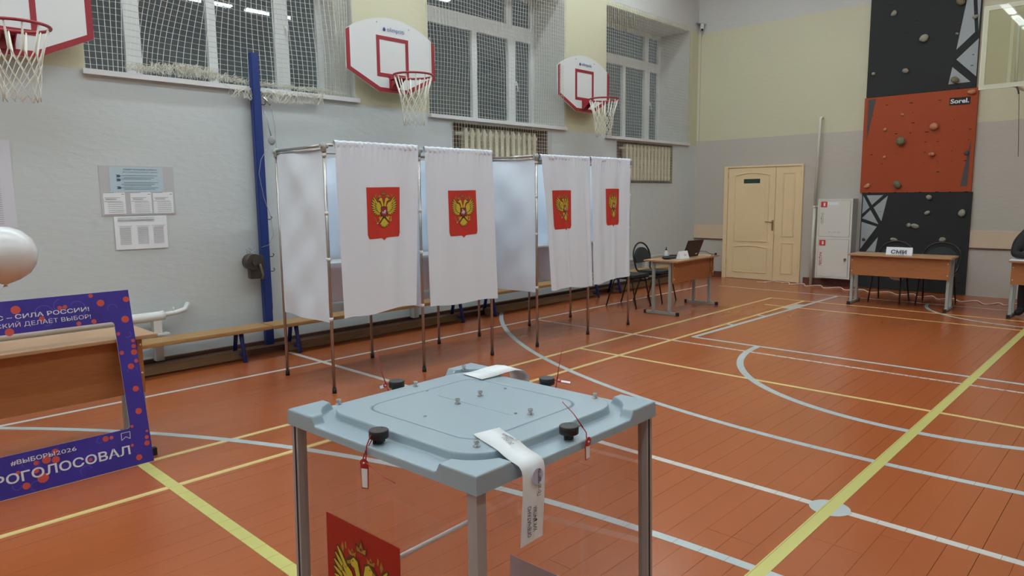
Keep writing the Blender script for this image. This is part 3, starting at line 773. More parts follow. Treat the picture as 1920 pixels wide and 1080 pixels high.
# sticker with the eagle on the left-front face (normal -x)
def facept(y, z, off=0.0):
    fl_ = 1 + .045 * (ZT - z) / ZT; return bl(-(.312 * fl_ + .0022 + off), y, z)
yL, yR = 1.464 - 1.269, 1.187 - 1.269
st = MB(); st.add([facept(yL, .862), facept(yR, .862), facept(yR, .50), facept(yL, .50), facept(yL, .862, .0008), facept(yR, .862, .0008), facept(yR, .50, .0008), facept(yL, .50, .0008)],
                  [(0, 1, 2, 3), (7, 6, 5, 4), (0, 4, 5, 1), (1, 5, 6, 2), (2, 6, 7, 3), (3, 7, 4, 0)])
add_eagle(st, lambda u, v: facept((yL + yR) / 2 - u * (yL - yR) * .84, .678 + v * .275 * .78), lambda u, v: rot @ Vector((-1, 0, 0)), .0012, 1.0, 1, .0004)
st.build('eagle_sticker', [m_flagred] + EM, bb, label='red sticker with golden double-headed eagle')
# notice on the far right pane
def farpt(y, z, off=0.0):
    fl_ = 1 + .045 * (ZT - z) / ZT; return bl(.312 * fl_ - .003 - off, y, z)
pn = MB(); a0, a1 = 1.43 - 1.269, 1.16 - 1.269
pn.add([farpt(a0, .505), farpt(a1, .505), farpt(a1, .15), farpt(a0, .15), farpt(a0, .505, .001), farpt(a1, .505, .001), farpt(a1, .15, .001), farpt(a0, .15, .001)], [(0, 1, 2, 3), (7, 6, 5, 4), (0, 4, 5, 1), (1, 5, 6, 2), (2, 6, 7, 3), (3, 7, 4, 0)])
pn.build('notice', mat('notice_lilac', (0.55, 0.50, 0.56), 0.7), bb, label='pale lilac paper notice')
# knobs
def knob(x, y):
    z = ZT - .019
    mb = MB().cyl(bl(x, y, z), .011, .014, 16).cyl(bl(x, y, z + .012), .0225, .019, 32)
    for kx in (-.014, .014): mb.cyl(bl(x + kx, y, z), .003, .012, 8)
    o = mb.build('knob', m_black, bb)
    MB().cyl(bl(x + .011, y + .003, z + .0312), .0016, .0006, 8).build('knob_hole', m_rubber, o)
for x, y in ((-.300, 0), (.300, 0), (0, -.300), (0, .300)): knob(x, y)
# wing screws and studs
for (x, y) in [(-.02, .035), (.07, .042), (-.222, .262), (.022, .245), (.245, .278), (.250, -.198), (.034, -.160), (-.212, -.217)]:
    mb = MB().cyl(bl(x, y, ZT), .0085, .002, 16).cyl(bl(x, y, ZT + .0019), .0048, .008, 10).cyl(bl(x, y, ZT + .009), .0065, .005, 12); mb.build('screw', m_screw, lid)
for (x, y) in [(.012, .185), (-.145, .02), (.165, .038), (.014, -.13)]:
    MB().cyl(bl(x, y, ZT), .0045, .002, 12).build('stud', m_screw, lid)

# sealing paper strips (own things lying on the box)
def ribbon(name, path, wvec, m, label, cat, thick=.0006, group=None):
    """path of 3D points; wvec: half width vector(s)"""
    e_ = empty(name, path[0], label, cat, group); mb = MB(); L_ = []
    k = len(path); P = [Vector(p) for p in path]; W_ = wvec if isinstance(wvec, list) else [Vector(wvec)] * k
    for i in range(k): L_ += [P[i] - W_[i], P[i] + W_[i]]
    nn = []
    for i in range(k):
        d = (P[min(i + 1, k - 1)] - P[max(i - 1, 0)]).normalized(); nn.append(W_[i].cross(d).normalized() * thick)
    L2 = [L_[2 * i + j] + nn[i] for i in range(k) for j in (0, 1)]
    n2 = 2 * k; fs = []
    for i in range(k - 1):
        a = 2 * i; fs += [(a, a + 1, a + 3, a + 2), (n2 + a, n2 + a + 2, n2 + a + 3, n2 + a + 1), (a, a + 2, n2 + a + 2, n2 + a), (a + 1, n2 + a + 1, n2 + a + 3, a + 3)]
    mb.add(L_ + L2, fs, 0, True); mb.build('strip', m, e_); return e_
o0 = Vector((0.871, 0.932, 0)); 
cx_, wd_ = 0.154, 0.0375
pth = []
for (dx, dy, z) in [(.192, .168, .0025), (.182, .145, .003), (.172, .115, .0035), (.163, .085, .0035), (.158, .065, .002), (.152, .04, -.003), (.148, .02, -.006), (.1465, .004, -.008), (.1460, -.008, -.011), (.1455, -.0155, -.019), (.1455, -.0185, -.032), (.144, -.0195, -.055), (.141, -.021, -.085), (.138, -.022, -.115), (.135, -.022, -.145), (.1335, -.022, -.176)]:
    pth.append(o0 + Vector((dx, dy, ZT + z)))
wv = [Vector((.036, .002 * (i > 3), 0)) for i in range(len(pth))]
for i in range(4): wv[i] = Vector((.036, -.006 + .002 * i, 0))
s1 = ribbon('sealing_strip', pth, wv, m_paper, 'white paper sealing strip draped over the near edge of the ballot box lid', 'paper strip')
yy_ = pth[13].y - .0012
def vtxt(s_, x, z, cap, wdt): text(s_, (x, yy_ - .0012, z), (0, 0, 1), (-1, 0, 0), cap * 1.25, wdt, 'LEFT', m_ink, s1, bold=.015, lift=.0)
vtxt('ОПЕЧАТАНО', 1.000, .938, .0085, .066)
vtxt('УИК №4ТМА', 1.018, .945, .0085, .054)
vtxt('Председатель', 1.030, 1.018, .0080, .058)
text('ОПЕЧАТАНО', (1.046, 1.036, ZT + .006), (-.4, -.93, 0), (.93, -.4, 0), .010, .050, 'LEFT', m_ink, s1, bold=.015, lift=.0004)
text('Корниловой О.В', (1.062, 1.052, ZT + .006), (-.2, -.98, 0), (.98, -.2, 0), .0085, .055, 'LEFT', m_ink, s1, bold=.01, lift=.0004)
MB().add([(1.022 + .017 * math.cos(t * PI / 12), .9085, 1.060 + .017 * math.sin(t * PI / 12)) for t in range(24)], [list(range(24))]).build('ink_stamp', m_stamp, s1)
pth2 = [o0 + Vector(q) for q in [(.500, .545, ZT + .003), (.545, .537, ZT + .005), (.585, .530, ZT + .010), (.620, .522, ZT + .012), (.650, .516, ZT + .006), (.668, .512, ZT - .012), (.672, .510, ZT - .05), (.674, .509, ZT - .10)]]
s2_ = ribbon('sealing_strip', pth2, Vector((.004, .045, 0)), m_paper, 'white paper sealing strip over the far edge of the ballot box lid', 'paper strip')
for i in range(3):
    text('УИК ОПЕЧАТАНО'[:13 - i], (1.372 + .010 * 0 + .014 * i + .02, 1.505 - .01 * i, ZT + .0085 + .001 * i), (.12, -1, 0), (1, .12, 0), .005, .055, 'LEFT', m_inkg, s2_, lift=.0)

# red plastic seals
def seal(label, loops, tagc, tdir, tlen, tw, nrm, tail, head=True):
    tlen *= 1.25; tw *= 1.3
    e_ = empty('plastic_seal', tagc, label, 'seal', 'red plastic seals on the ballot box')
    mb = MB()
    for l in loops: mb.tube(l, .0014, 6)
    mb.tube(tail, [.0018] + [.0010] * (len(tail) - 1), 6)
    mb.build('strap', m_seal, e_)
    t = Vector(tdir).normalized(); n = Vector(nrm).normalized(); s = t.cross(n).normalized(); c = Vector(tagc)
    mtx = Matrix((s, t, n)).transposed()
    tg = MB().prism([c + s * tw * a + t * tlen * b for a, b in ((-.5, .15), (.5, .15), (.42, 1), (-.42, 1))][::1], n * .0012)
    tg.prism([c + s * tw * a + t * tlen * b for a, b in ((-.22, -.12), (.22, -.12), (.5, .15), (-.5, .15))], n * .0012)
    tg.prism([c + s * tw * .5 * math.cos(q * PI / 6) + t * (tlen * .02 + tw * .5 * math.sin(q * PI / 6)) + n * .0012 for q in range(12)], n * .002)
    to = tg.build('tag', m_seal, e_)
    MB().prism([c + n * .0014 + s * tw * a + t * tlen * b for a, b in ((-.38, .24), (.38, .24), (.33, .95), (-.33, .95))], n * .0006).build('tag_label', m_paper, to)
    MB().blob(c + n * .0035 + t * tlen * .02, .0028, 1, 1, .05).build('tag_button', m_tie, to)
    return e_
def kz(d=0): return ZT - .019 + d
kA = bl(-.300, 0, 0); kB = bl(0, -.300, 0); kC = bl(0, .300, 0); kD = bl(.300, 0, 0)
seal('red seal hanging from the left knob of the ballot box, label turned away',
     [[kA + Vector((-.010, -.003, kz(.032))), kA + Vector((-.024, -.002, kz(.022))), kA + Vector((-.034, .0, kz(.0))), kA + Vector((-.036, .002, kz(-.035)))],
      [kA + Vector((-.016, .004, kz(.01))), kA + Vector((-.030, .008, kz(-.01))), kA + Vector((-.038, .010, kz(-.03)))]],
     kA + Vector((-.038, .004, kz(-.036))), (.0, .012, -1), .050, .0155, (-.9, -.44, 0), [kA + Vector((-.038, .004, kz(-.036))), kA + Vector((-.040, -.03, kz(-.040))), kA + Vector((-.042, -.07, kz(-.047))), kA + Vector((-.040, -.11, kz(-.052)))])
seal('red seal with white label beside the front right knob of the ballot box',
     [[kB + Vector((.016, -.006, kz(.026))), kB + Vector((.024, -.018, kz(.028))), kB + Vector((.026, -.030, kz(.014))), kB + Vector((.022, -.034, kz(.0)))]],
     kB + Vector((.022, -.036, kz(-.004))), (.012, .0, -1), .034, .017, (.1, -1, .15), [kB + Vector((.024, -.022, kz(.024))), kB + Vector((.006, -.010, kz(.058))), kB + Vector((-.014, .008, kz(.088)))])
seal('red seal with a long upright tail at the far left knob of the ballot box',
     [[kC + Vector((-.012, .006, kz(.018))), kC + Vector((-.026, .010, kz(.026))), kC + Vector((-.030, .012, kz(.022)))], [kC + Vector((-.020, .008, kz(-.008))), kC + Vector((-.028, .012, kz(.020)))]],
     kC + Vector((-.030, .014, kz(.020))), (-.9, .3, -.25), .014, .010, (-.3, -.8, .3), [kC + Vector((-.028, .012, kz(.022))), kC + Vector((-.040, .020, kz(.07))), kC + Vector((-.046, .026, kz(.125)))])
seal('red seal with an upright tail at the far right knob of the ballot box',
     [[kD + Vector((.010, -.008, kz(.020))), kD + Vector((.022, -.016, kz(.022)))], [kD + Vector((.020, -.014, kz(-.008))), kD + Vector((.024, -.018, kz(.020)))]],
     kD + Vector((.026, -.020, kz(.019))), (.6, -.8, -.15), .030, .010, (-.2, -.3, 1), [kD + Vector((.024, -.018, kz(.022))), kD + Vector((.030, -.022, kz(.07))), kD + Vector((.038, -.028, kz(.125)))])

# ------------------------------------------------------------------ photo frame board leaning on the table
SL = .21; NL = math.sqrt(1 + SL * SL)
def fp(x, w_, off=0.0): return Vector((x, 4.555 + SL * w_ / NL - off / NL, w_ / NL + off * SL / NL))
FX0, FX1, FH = .02, 1.478, 1.096; IX0, IX1, IZ0, IZ1 = .13, 1.371, .235, .905
pf = empty('photo_frame_board', fp((FX0 + FX1) / 2, 0), 'violet cut-out photo frame board with coral berries leaning on the left desk', 'photo frame')
def rrect(x0, x1, z0, z1, r, n=5):
    out = []
    for cx2, cz2, a0 in ((x1 - r, z1 - r, 0), (x0 + r, z1 - r, 90), (x0 + r, z0 + r, 180), (x1 - r, z0 + r, 270)):
        for i in range(n + 1): a = R(a0 + 90 * i / n); out.append((cx2 + r * math.cos(a), cz2 + r * math.sin(a)))
    return out
inner = rrect(IX0, IX1, IZ0, IZ1, .018)
k = len(inner); outer = []
ccx, ccz = (IX0 + IX1) / 2, (IZ0 + IZ1) / 2
for (x, z) in inner: outer.append((FX0 if x < ccx else FX1, 0 if z < ccz else FH))
pm = MB(); T_ = .006
vs = [fp(x, z) for x, z in inner] + [fp(x, z) for x, z in outer] + [fp(x, z, -T_) for x, z in inner] + [fp(x, z, -T_) for x, z in outer]
# corner handling: use 4 clean quads between corners plus fans
fs = []; fm = []
for i in range(k):
    j = (i + 1) % k; fs.append((i, k + i, k + j, j)); fm.append(0); fs.append((2 * k + i, 2 * k + j, 3 * k + j, 3 * k + i)); fm.append(0)
    fs.append((i, j, 2 * k + j, 2 * k + i)); fm.append(1)
for q, mi in zip(fs, fm): pm.f.append([len(pm.v) + z for z in q]); pm.m.append(mi); pm.sm.append(False)
pm.v += vs
for (a, b) in (((FX0, 0), (FX1, 0)), ((FX1, 0), (FX1, FH)), ((FX1, FH), (FX0, FH)), ((FX0, FH), (FX0, 0))):
    pm.add([fp(*a), fp(*b), fp(b[0], b[1], -T_), fp(a[0], a[1], -T_)], [(0, 1, 2, 3)], 0)
pm.build('board', [m_purple, m_letter], pf)
# swirls, berries
sw = MB(); rr = random.Random(4)
for _ in range(26):
    x0_ = rr.uniform(.6, 1.46); w0_ = rr.choice([rr.uniform(.95, 1.08), rr.uniform(.02, .21), rr.uniform(.3, .85)])
    if .22 < w0_ < .92: x0_ = rr.uniform(1.40, 1.46)
    rad = rr.uniform(.02, .06); a0 = rr.uniform(0, 360)
    pts = [(x0_ + rad * (1 - .4 * i / 10) * math.cos(R(a0 + 20 * i)), w0_ + rad * (1 - .4 * i / 10) * math.sin(R(a0 + 20 * i))) for i in range(11)]
    ok = [(x, z) for x, z in pts if FX0 + .01 < x < FX1 - .01 and .01 < z < FH - .01 and not (IX0 - .005 < x < IX1 + .005 and IZ0 - .005 < z < IZ1 + .005)]
    if len(ok) == 11:
        for i in range(10):
            (xa, za), (xb, zb2) = pts[i], pts[i + 1]; d = math.hypot(xb - xa, zb2 - za); nx, nz = -(zb2 - za) / d * .0022, (xb - xa) / d * .0022
            sw.add([fp(xa + nx, za + nz, .0004), fp(xa - nx, za - nz, .0004), fp(xb - nx, zb2 - nz, .0004), fp(xb + nx, zb2 + nz, .0004)], [(0, 1, 2, 3)])
sw.build('swirl_print', m_swirl, pf)
dots = [(0.878, 1.041, .024), (1.265, 1.08, .0125), (1.313, 1.03, .021), (1.458, 1.037, .018), (1.436, 0.912, .022), (1.095, 1.026, .013), (1.122, 1.029, .012), (0.998, 0.974, .015), (0.834, 0.918, .022), (1.181, 0.920, .013), (1.262, 0.922, .014), (1.385, 0.827, .011), (1.388, 0.706, .013), (1.462, 0.772, .011), (1.461, 0.737, .013), (1.458, 0.699, .018), (1.463, 0.643, .012), (1.428, 0.614, .018),
        (1.433, 0.329, .019), (1.382, 0.244, .009), (1.462, 0.195, .008), (1.456, 0.158, .012), (1.453, 0.121, .016), (1.368, 0.129, .009), (1.396, 0.046, .018), (1.229, 0.205, .017), (1.261, 0.204, .011), (0.964, 0.201, .015), (0.917, 0.165, .022), (0.962, 0.153, .020), (0.866, 0.16, .013), (0.861, 0.117, .014), (0.889, 0.069, .028), (0.806, 0.047, .019), (1.134, 0.104, .010), (0.776, 0.131, .010), (1.436, .47, .018), (.60, 1.05, .02), (.40, .10, .025), (.3, 1.0, .02)]
for (x, w_, r_) in dots:
    MB().add([fp(x + r_ * math.cos(t * PI / 10), w_ + r_ * (1 + .05 * math.sin(3 * t)) * math.sin(t * PI / 10), .0008) for t in range(20)], [list(range(20))]).build('berry_print', m_coral, pf)
up_ = fp(0, 1) - fp(0, 0)
def ft(s_, xr, w_, cap, wdt, bold): text(s_, fp(xr, w_, .0012), (1, 0, 0), up_, cap, wdt, 'RIGHT', m_letter, pf, bold=bold * .5, lift=.0004)
ft('ПРОГОЛОСОВАЛ', 1.352, .080, .053, .755, .035)
ft('#ВЫБОРЫ', .962, .178, .024, .213, .03)
ft('2026', 1.071, .178, .024, .104, .0)
ft('ГОЛОС – СИЛА РОССИИ!', 1.246, .990, .025, .60, .03)
ft('ПРИМОРСКИЙ ДЕЛАЕТ ВЫБОР!', 1.249, .944, .025, .66, .0)
bm_ = [(1.316, .216), (1.366, .216), (1.362, .173), (1.339, .190), (1.314, .173)]
q = MB()
for i in range(5):
    (xa, za), (xb, zb2) = bm_[i], bm_[(i + 1) % 5]; d = math.hypot(xb - xa, zb2 - za); nx, nz = -(zb2 - za) / d * .0016, (xb - xa) / d * .0016
    q.add([fp(xa + nx, za + nz, .0014), fp(xa - nx, za - nz, .0014), fp(xb - nx, zb2 - nz, .0014), fp(xb + nx, zb2 + nz, .0014)], [(0, 1, 2, 3)])
q.build('bookmark_print', m_letter, pf)

# ------------------------------------------------------------------ school desks
def make_desk(label, L_=1.30, D=.50, Ht=.75, apron=(.44, .70), group=None, plate=None):
    e_ = empty('school_desk', (0, 0, 0), label, 'desk', group)
    t = MB(); t.obox((0, 0, Ht - .011), (L_, D, .022), bev=.003); t.build('tabletop', m_desktop, e_, local=True)
    MB().box(-L_ / 2 + .03, L_ / 2 - .03, -D / 2 + .075, -D / 2 + .093, apron[0], Ht - .025).build('modesty_panel', m_desk, e_, local=True)
    for s in (-1, 1):
        x = s * (L_ / 2 - .085) if False else s * (L_ / 2 - .045)
        for y in (-.13, .12): MB().box(x - .0175, x + .0175, y - .0175, y + .0175, .03, Ht - .023).build('leg', m_legm, e_, local=True)
        r_ = MB().box(x - .0175, x + .0175, -D / 2 + .02, D / 2 - .03, .008, .042).build('foot_rail', m_legm, e_, local=True)
        for y in (-D / 2 + .01, D / 2 - .02): MB().box(x - .020, x + .020, y - .018, y + .018, 0, .046).build('foot_cap', m_rubber, r_, local=True)
        MB().box(x - .0175, x + .0175, -.13, .12, Ht - .055, Ht - .023).build('top_rail', m_legm, e_, local=True)
        for z in (apron[0] + .06, Ht - .09): MB().tube([(s * (L_ / 2 - .05), -D / 2 + .068, z), (s * (L_ / 2 - .05), -D / 2 + .077, z)], .007, 10).build('bolt', m_tie, e_, local=True)
    return e_
d1 = make_desk('wooden school desk with a laptop on it, standing in front of the cream door', 1.32, .52)
d1.location = (8.885, 5.09, 0); d1.rotation_euler = (0, 0, R(3))
d2 = copy_tree(d1); d2['label'] = 'wooden school desk with a press sign, in front of the climbing wall'
d2.location = (11.08, 2.82, 0); d2.rotation_euler = (0, 0, R(-88))
d3 = copy_tree(d1); d3['label'] = 'wooden school desk at the right edge where a person in black leans'
d3.location = (11.12, .87, 0); d3.rotation_euler = (0, 0, R(-89))
# large left desk: deeper apron, closed side strip
d0 = empty('wooden_desk', (.75, 4.95, 0), 'big wooden desk at the left behind the violet photo frame board', 'desk')
MB().obox((.62, 4.97, .764), (2.0, .47, .022), bev=.003).build('tabletop', m_desktop, d0)
MB().box(-.25, 1.50, 4.80, 4.816, .395, .752).build('modesty_panel', m_desk, d0)
MB().box(1.50, 1.53, 4.765, 4.80, .40, .752).box(1.50, 1.53, 4.80, 5.15, .68, .752).build('side_board', m_desk, d0)
for x in (-.25, 1.512):
    for y in (4.80, 5.13): MB().box(x - .0175, x + .0175, y - .0175, y + .0175, .03, .752).build('leg', m_legm, d0)
    r_ = MB().box(x - .0175, x + .0175, 4.68, 5.2, .006, .042).build('foot_rail', m_legm, d0)
    for y in (4.672, 5.20): MB().box(x - .021, x + .021, y - .02, y + .02, 0, .048).build('foot_cap', m_rubber, r_)
for z in (.735 - .02, .53): MB().tube([(1.516, 4.758, z), (1.516, 4.766, z)], .006, 10).build('bolt', m_tie, d0)

# ------------------------------------------------------------------ chairs (oval tube frame)
def make_chair(label, group=None):
    e_ = empty('office_chair', (0, 0, 0), label, 'chair', group)   # faces -y
    s = MB(); s.obox((0, -.02, .455), (.46, .43, .055), bev=.022); s.build('seat', m_fabric, e_, local=True)
    # back: half-oval cushion
    pts = []
    for i in range(17):
        a = PI * i / 16; pts.append((.205 * math.cos(a), .66 + .165 * math.sin(a)))
    tilt = lambda x, z, o=0: Vector((x, .215 + (z - .45) * .16 + o, z))
    poly = [tilt(.200, .59)] + [tilt(x, z) for x, z in pts] + [tilt(-.200, .59)]
    MB().prism([q + Vector((0, -.022, 0)) for q in poly], (0, .036, 0)).build('backrest', m_fabric, e_, local=True)
    fr = []
    for i in range(25):
        a = PI * i / 24; fr.append(tilt(.245 * math.cos(a), .68 + .215 * math.sin(a)))
    fr = [tilt(.230, .58), ] + fr + [tilt(-.230, .58)]
    fr = [Vector((.18, .15, .43)), tilt(.205, .49)] + fr + [tilt(-.205, .49), Vector((-.18, .15, .43))]
    MB().tube(fr, .0135, 10).build('back_frame', m_black, e_, local=True)
    MB().tube([(-.19, -.17, .425), (-.19, .17, .425), (.19, .17, .425), (.19, -.17, .425)], .010, 8, closed=True).build('seat_frame', m_black, e_, local=True)
    for sx in (-1, 1):
        MB().tube([(sx * .185, -.10, .425), (sx * .195, -.16, .40), (sx * .215, -.245, .0)], .011, 8).build('leg', m_black, e_, local=True)
        MB().tube([(sx * .185, .08, .425), (sx * .195, .14, .40), (sx * .215, .265, .0)], .011, 8).build('leg', m_black, e_, local=True)
    return e_
c1 = make_chair('black fabric chair partly hidden by the right booth curtain'); c1.location = (8.65, 5.84, 0); c1.rotation_euler = (0, 0, R(4))
for (x, y, a, lb) in [(9.36, 5.83, 2, 'black fabric chair tucked behind the desk with the laptop'),
                      (11.52, 3.08, -90, 'black chair behind the press sign desk, left one of the two'),
                      (11.60, 2.47, -87, 'black chair behind the press sign desk, right one beside its leg'),
                      (11.62, 1.12, -90, 'black chair carrying the person at the right edge')]:
    o = copy_tree(c1); o.location = (x, y, 0); o.rotation_euler = (0, 0, R(a)); o['label'] = lb

# ------------------------------------------------------------------ things on the desks
t = empty('name_sign', (8.66, 4.955, .752), 'small folded white paper sign on the desk with the laptop', 'sign')
MB().prism([(8.545, 4.93, .752), (8.545, 4.965, .858), (8.545, 5.00, .752)], (.235, -.006, 0)).build('card', m_paper, t)
text('IV', (8.70, 4.9395, .785), (1, -.02, 0), (0, .31, .95), .035, .055, 'CENTER', m_ink, t, lift=.003)
t = empty('desk_sign', (11.02, 2.84, .752), 'white press sign with dark letters on the desk before the climbing wall', 'sign')
MB().prism([(10.975, 3.005, .752), (11.005, 3.005, .860), (11.035, 3.005, .752)], (.012, -.335, 0)).build('card', m_paper, t)
text('СМИ', (10.979, 2.838, .768), (.03, -1, 0), (.27, 0, .96), .055, .20, 'CENTER', m_ink, t, bold=.03, lift=.004)
t = empty('laptop', (9.08, 5.06, .752), 'open dark laptop seen from behind on the desk near the door', 'laptop')
rz = Matrix.Rotation(R(-8), 3, 'Z')
MB().obox(Vector((9.05, 5.17, .763)), (.36, .25, .018), rz, bev=.004).build('base', m_laptop, t)
tl = Matrix.Rotation(R(-8), 3, 'Z') @ Matrix.Rotation(R(22), 3, 'X')
hc = Vector((9.05, 5.17, .772)) + rz @ Vector((0, -.125, 0))
MB().obox(hc + tl @ Vector((0, 0, .118)), (.36, .008, .236), tl, bev=.003).build('screen_lid', m_laptop, t)
MB().obox(hc + tl @ Vector((.11, -.006, .02)), (.04, .002, .016), tl).build('lid_sticker', m_tie, t)
t = empty('sanitizer_bottle', (8.70, 5.25, .752), 'clear pump bottle with white label on the desk by the laptop', 'bottle')
MB().lathe((8.70, 5.25, .752), [(0, 0), (.028, 0), (.030, .01), (.030, .07), (.012, .09), (.012, .10), (0, .10)], 16).build('bottle_body', mat('bottle_clear', (.62, .66, .66), .2), t)
MB().cyl((8.70, 5.25, .852), .012, .02, 12).tube([(8.70, 5.25, .87), (8.70, 5.25, .895), (8.675, 5.235, .893)], .006, 8).build('pump', m_black, t)
t = empty('black_bag', (8.50, 5.13, .752), 'small crumpled black bag lying at the left end of the laptop desk', 'bag')
MB().blob((8.47, 5.10, .772), .10, 3, 2, .25, sc=(.85, .6, .26)).blob((8.63, 5.11, .764), .10, 5, 2, .25, sc=(1.1, .5, .16)).build('pouch', m_black, t)
t = empty('power_cable', (9.35, 4.98, .752), 'thin dark cable curling over the laptop desk and down its panel', 'cable')
MB().tube([(9.22, 5.12, .756), (9.25, 5.06, .80), (9.30, 5.02, .815), (9.36, 4.98, .805), (9.42, 4.94, .77), (9.47, 4.90, .757)], .004, 6).cyl((9.475, 4.885, .752), .016, .03, 10).build('cord', m_black, t)
MB().tube([(9.31, 4.855, .77), (9.33, 4.895, .72), (9.335, 4.899, .62), (9.34, 4.895, .52), (9.31, 4.89, .475), (9.25, 4.885, .47)], .004, 6).tube([(9.40, 4.86, .77), (9.41, 4.90, .72), (9.43, 4.905, .64), (9.39, 4.90, .56), (9.385, 4.90, .49), (9.42, 4.90, .43)], .004, 6).build('hanging_cord', m_cableb, t)
t = empty('document_sheets', (11.05, 1.3, .752), 'white sheets of paper under the elbow of the person in black', 'papers')
MB().obox((11.05, 1.25, .756), (.40, .55, .008), Matrix.Rotation(R(2), 3, 'Z')).build('sheet', m_paper, t)
t = empty('plastic_bag', (11.55, 3.0, .44), 'crumpled lilac plastic bag hanging under the press desk', 'bag')
MB().blob((11.45, 2.99, .395), .06, 9, 2, .7, sc=(.5, 1.2, .8)).blob((11.46, 2.92, .37), .04, 4, 2, .7).tube([(11.45, 2.97, .41), (11.45, 2.97, .44)], .01, 6).build('bag_body', m_lilac, t)

# ------------------------------------------------------------------ person in black at the right edge
def skin_body(name, V, E_, rad, m, parent, sub=2):
    me = bpy.data.meshes.new(name); me.from_pydata(V, E_, []); o = bpy.data.objects.new(name, me); C.objects.link(o)
    md = o.modifiers.new('s', 'SKIN'); md.use_smooth_shade = True; me.skin_vertices.new() if not me.skin_vertices else None
    for i, r_ in enumerate(rad): me.skin_vertices[0].data[i].radius = (r_, r_) if not isinstance(r_, tuple) else r_
    me.skin_vertices[0].data[0].use_root = True
    ms = o.modifiers.new('u', 'SUBSURF'); ms.levels = sub; ms.render_levels = sub
    dg = bpy.context.evaluated_depsgraph_get(); m2 = bpy.data.meshes.new_from_object(o.evaluated_get(dg)); m2.name = name
    o.modifiers.clear(); o.data = m2; m2.materials.clear(); m2.materials.append(m)
    for p in m2.polygons: p.use_smooth = True
    off = Vector((0, 0, 0)); q_ = parent
    while q_: off += q_.location; q_ = q_.parent
    for v in m2.vertices: v.co -= off
    o.parent = parent; return o
pe = empty('person', (11.55, 1.12, 0), 'person in black clothes seated at the right edge desk, elbow on the papers', 'person')
Vp = [(11.60, 1.10, .56), (11.54, 1.10, .80), (11.36, 1.14, 1.02), (11.42, 1.10, 1.22), (11.46, 1.10, 1.30),
      (11.44, 1.30, 1.19), (11.26, 1.46, .97), (11.07, 1.50, .818), (10.99, 1.28, .812), (10.98, 1.14, .79),
      (11.44, .90, 1.19), (11.28, .76, .96), (11.08, .72, .81), (11.00, .90, .795), (10.99, 1.03, .79),
      (11.55, 1.22, .55), (11.18, 1.36, .56), (11.16, 1.38, .30), (11.18, 1.39, .08), (11.06, 1.42, .045),
      (11.55, .98, .55), (11.18, .86, .56), (11.17, .84, .30), (11.19, .83, .08), (11.06, .80, .045)]
Ep = [(0, 1), (1, 2), (2, 3), (3, 4), (3, 5), (5, 6), (6, 7), (7, 8), (8, 9), (3, 10), (10, 11), (11, 12), (12, 13), (13, 14), (0, 15), (15, 16), (16, 17), (17, 18), (18, 19), (0, 20), (20, 21), (21, 22), (22, 23), (23, 24)]
rp_ = [.16, .16, .20, .10, .06, .11, .10, .052, .045, .035, .085, .062, .052, .045, .035, .10, .08, .065, .05, .045, .10, .08, .065, .05, .045]
skin_body('body', Vp, Ep, rp_, m_coat, pe)
hd = MB(); hd.blob((11.44, 1.10, 1.45), .10, 2, 3, .03, sc=(1.0, .82, 1.18)); hd.blob((11.335, 1.10, 1.44), .018, 1, 1, .0, sc=(1, .8, 1.4))
for s in (-1, 1): hd.blob((11.45, 1.10 + s * .086, 1.44), .022, 1, 1, 0, sc=(.8, .4, 1.3))
hd.tube([(11.46, 1.10, 1.28), (11.45, 1.10, 1.38)], .05, 12); h_ = hd.build('head', m_skin, pe)
for s in (-1, 1): MB().blob((11.352, 1.10 + s * .034, 1.462), .011, 1, 1, 0).build('eye', m_hair, h_)
MB().blob((11.348, 1.10, 1.395), .02, 1, 1, 0, sc=(.4, 1.2, .3)).build('mouth', m_seal, h_)
MB().blob((11.465, 1.10, 1.495), .105, 6, 3, .05, sc=(1.0, .9, 1.0)).build('hair', m_hair, pe)
for (hx, hy, hz, dy) in ((10.985, 1.12, .785, -1), (10.995, 1.055, .785, 1)):
    V2 = [(hx, hy + .01 * -dy, hz), (hx, hy + dy * .045, hz + .002)]; E2 = [(0, 1)]; r2 = [.026, .03]
    for i in range(4):
        b = len(V2); fx = hx + (i - 1.5) * .018; ln = (.030, .036, .033, .026)[i]
        V2 += [(fx, hy + dy * .065, hz + .004), (fx, hy + dy * (.065 + ln), hz + .002), (fx, hy + dy * (.065 + ln * 1.7), hz - .006)]
        E2 += [(1, b), (b, b + 1), (b + 1, b + 2)]; r2 += [.009, .008, .007]
    b = len(V2); V2 += [(hx + .028, hy + dy * .03, hz + .004), (hx + .045, hy + dy * .055, hz)]; E2 += [(0, b), (b, b + 1)]; r2 += [.010, .008]
    skin_body('hand', V2, E2, r2, m_skin, pe, 1)

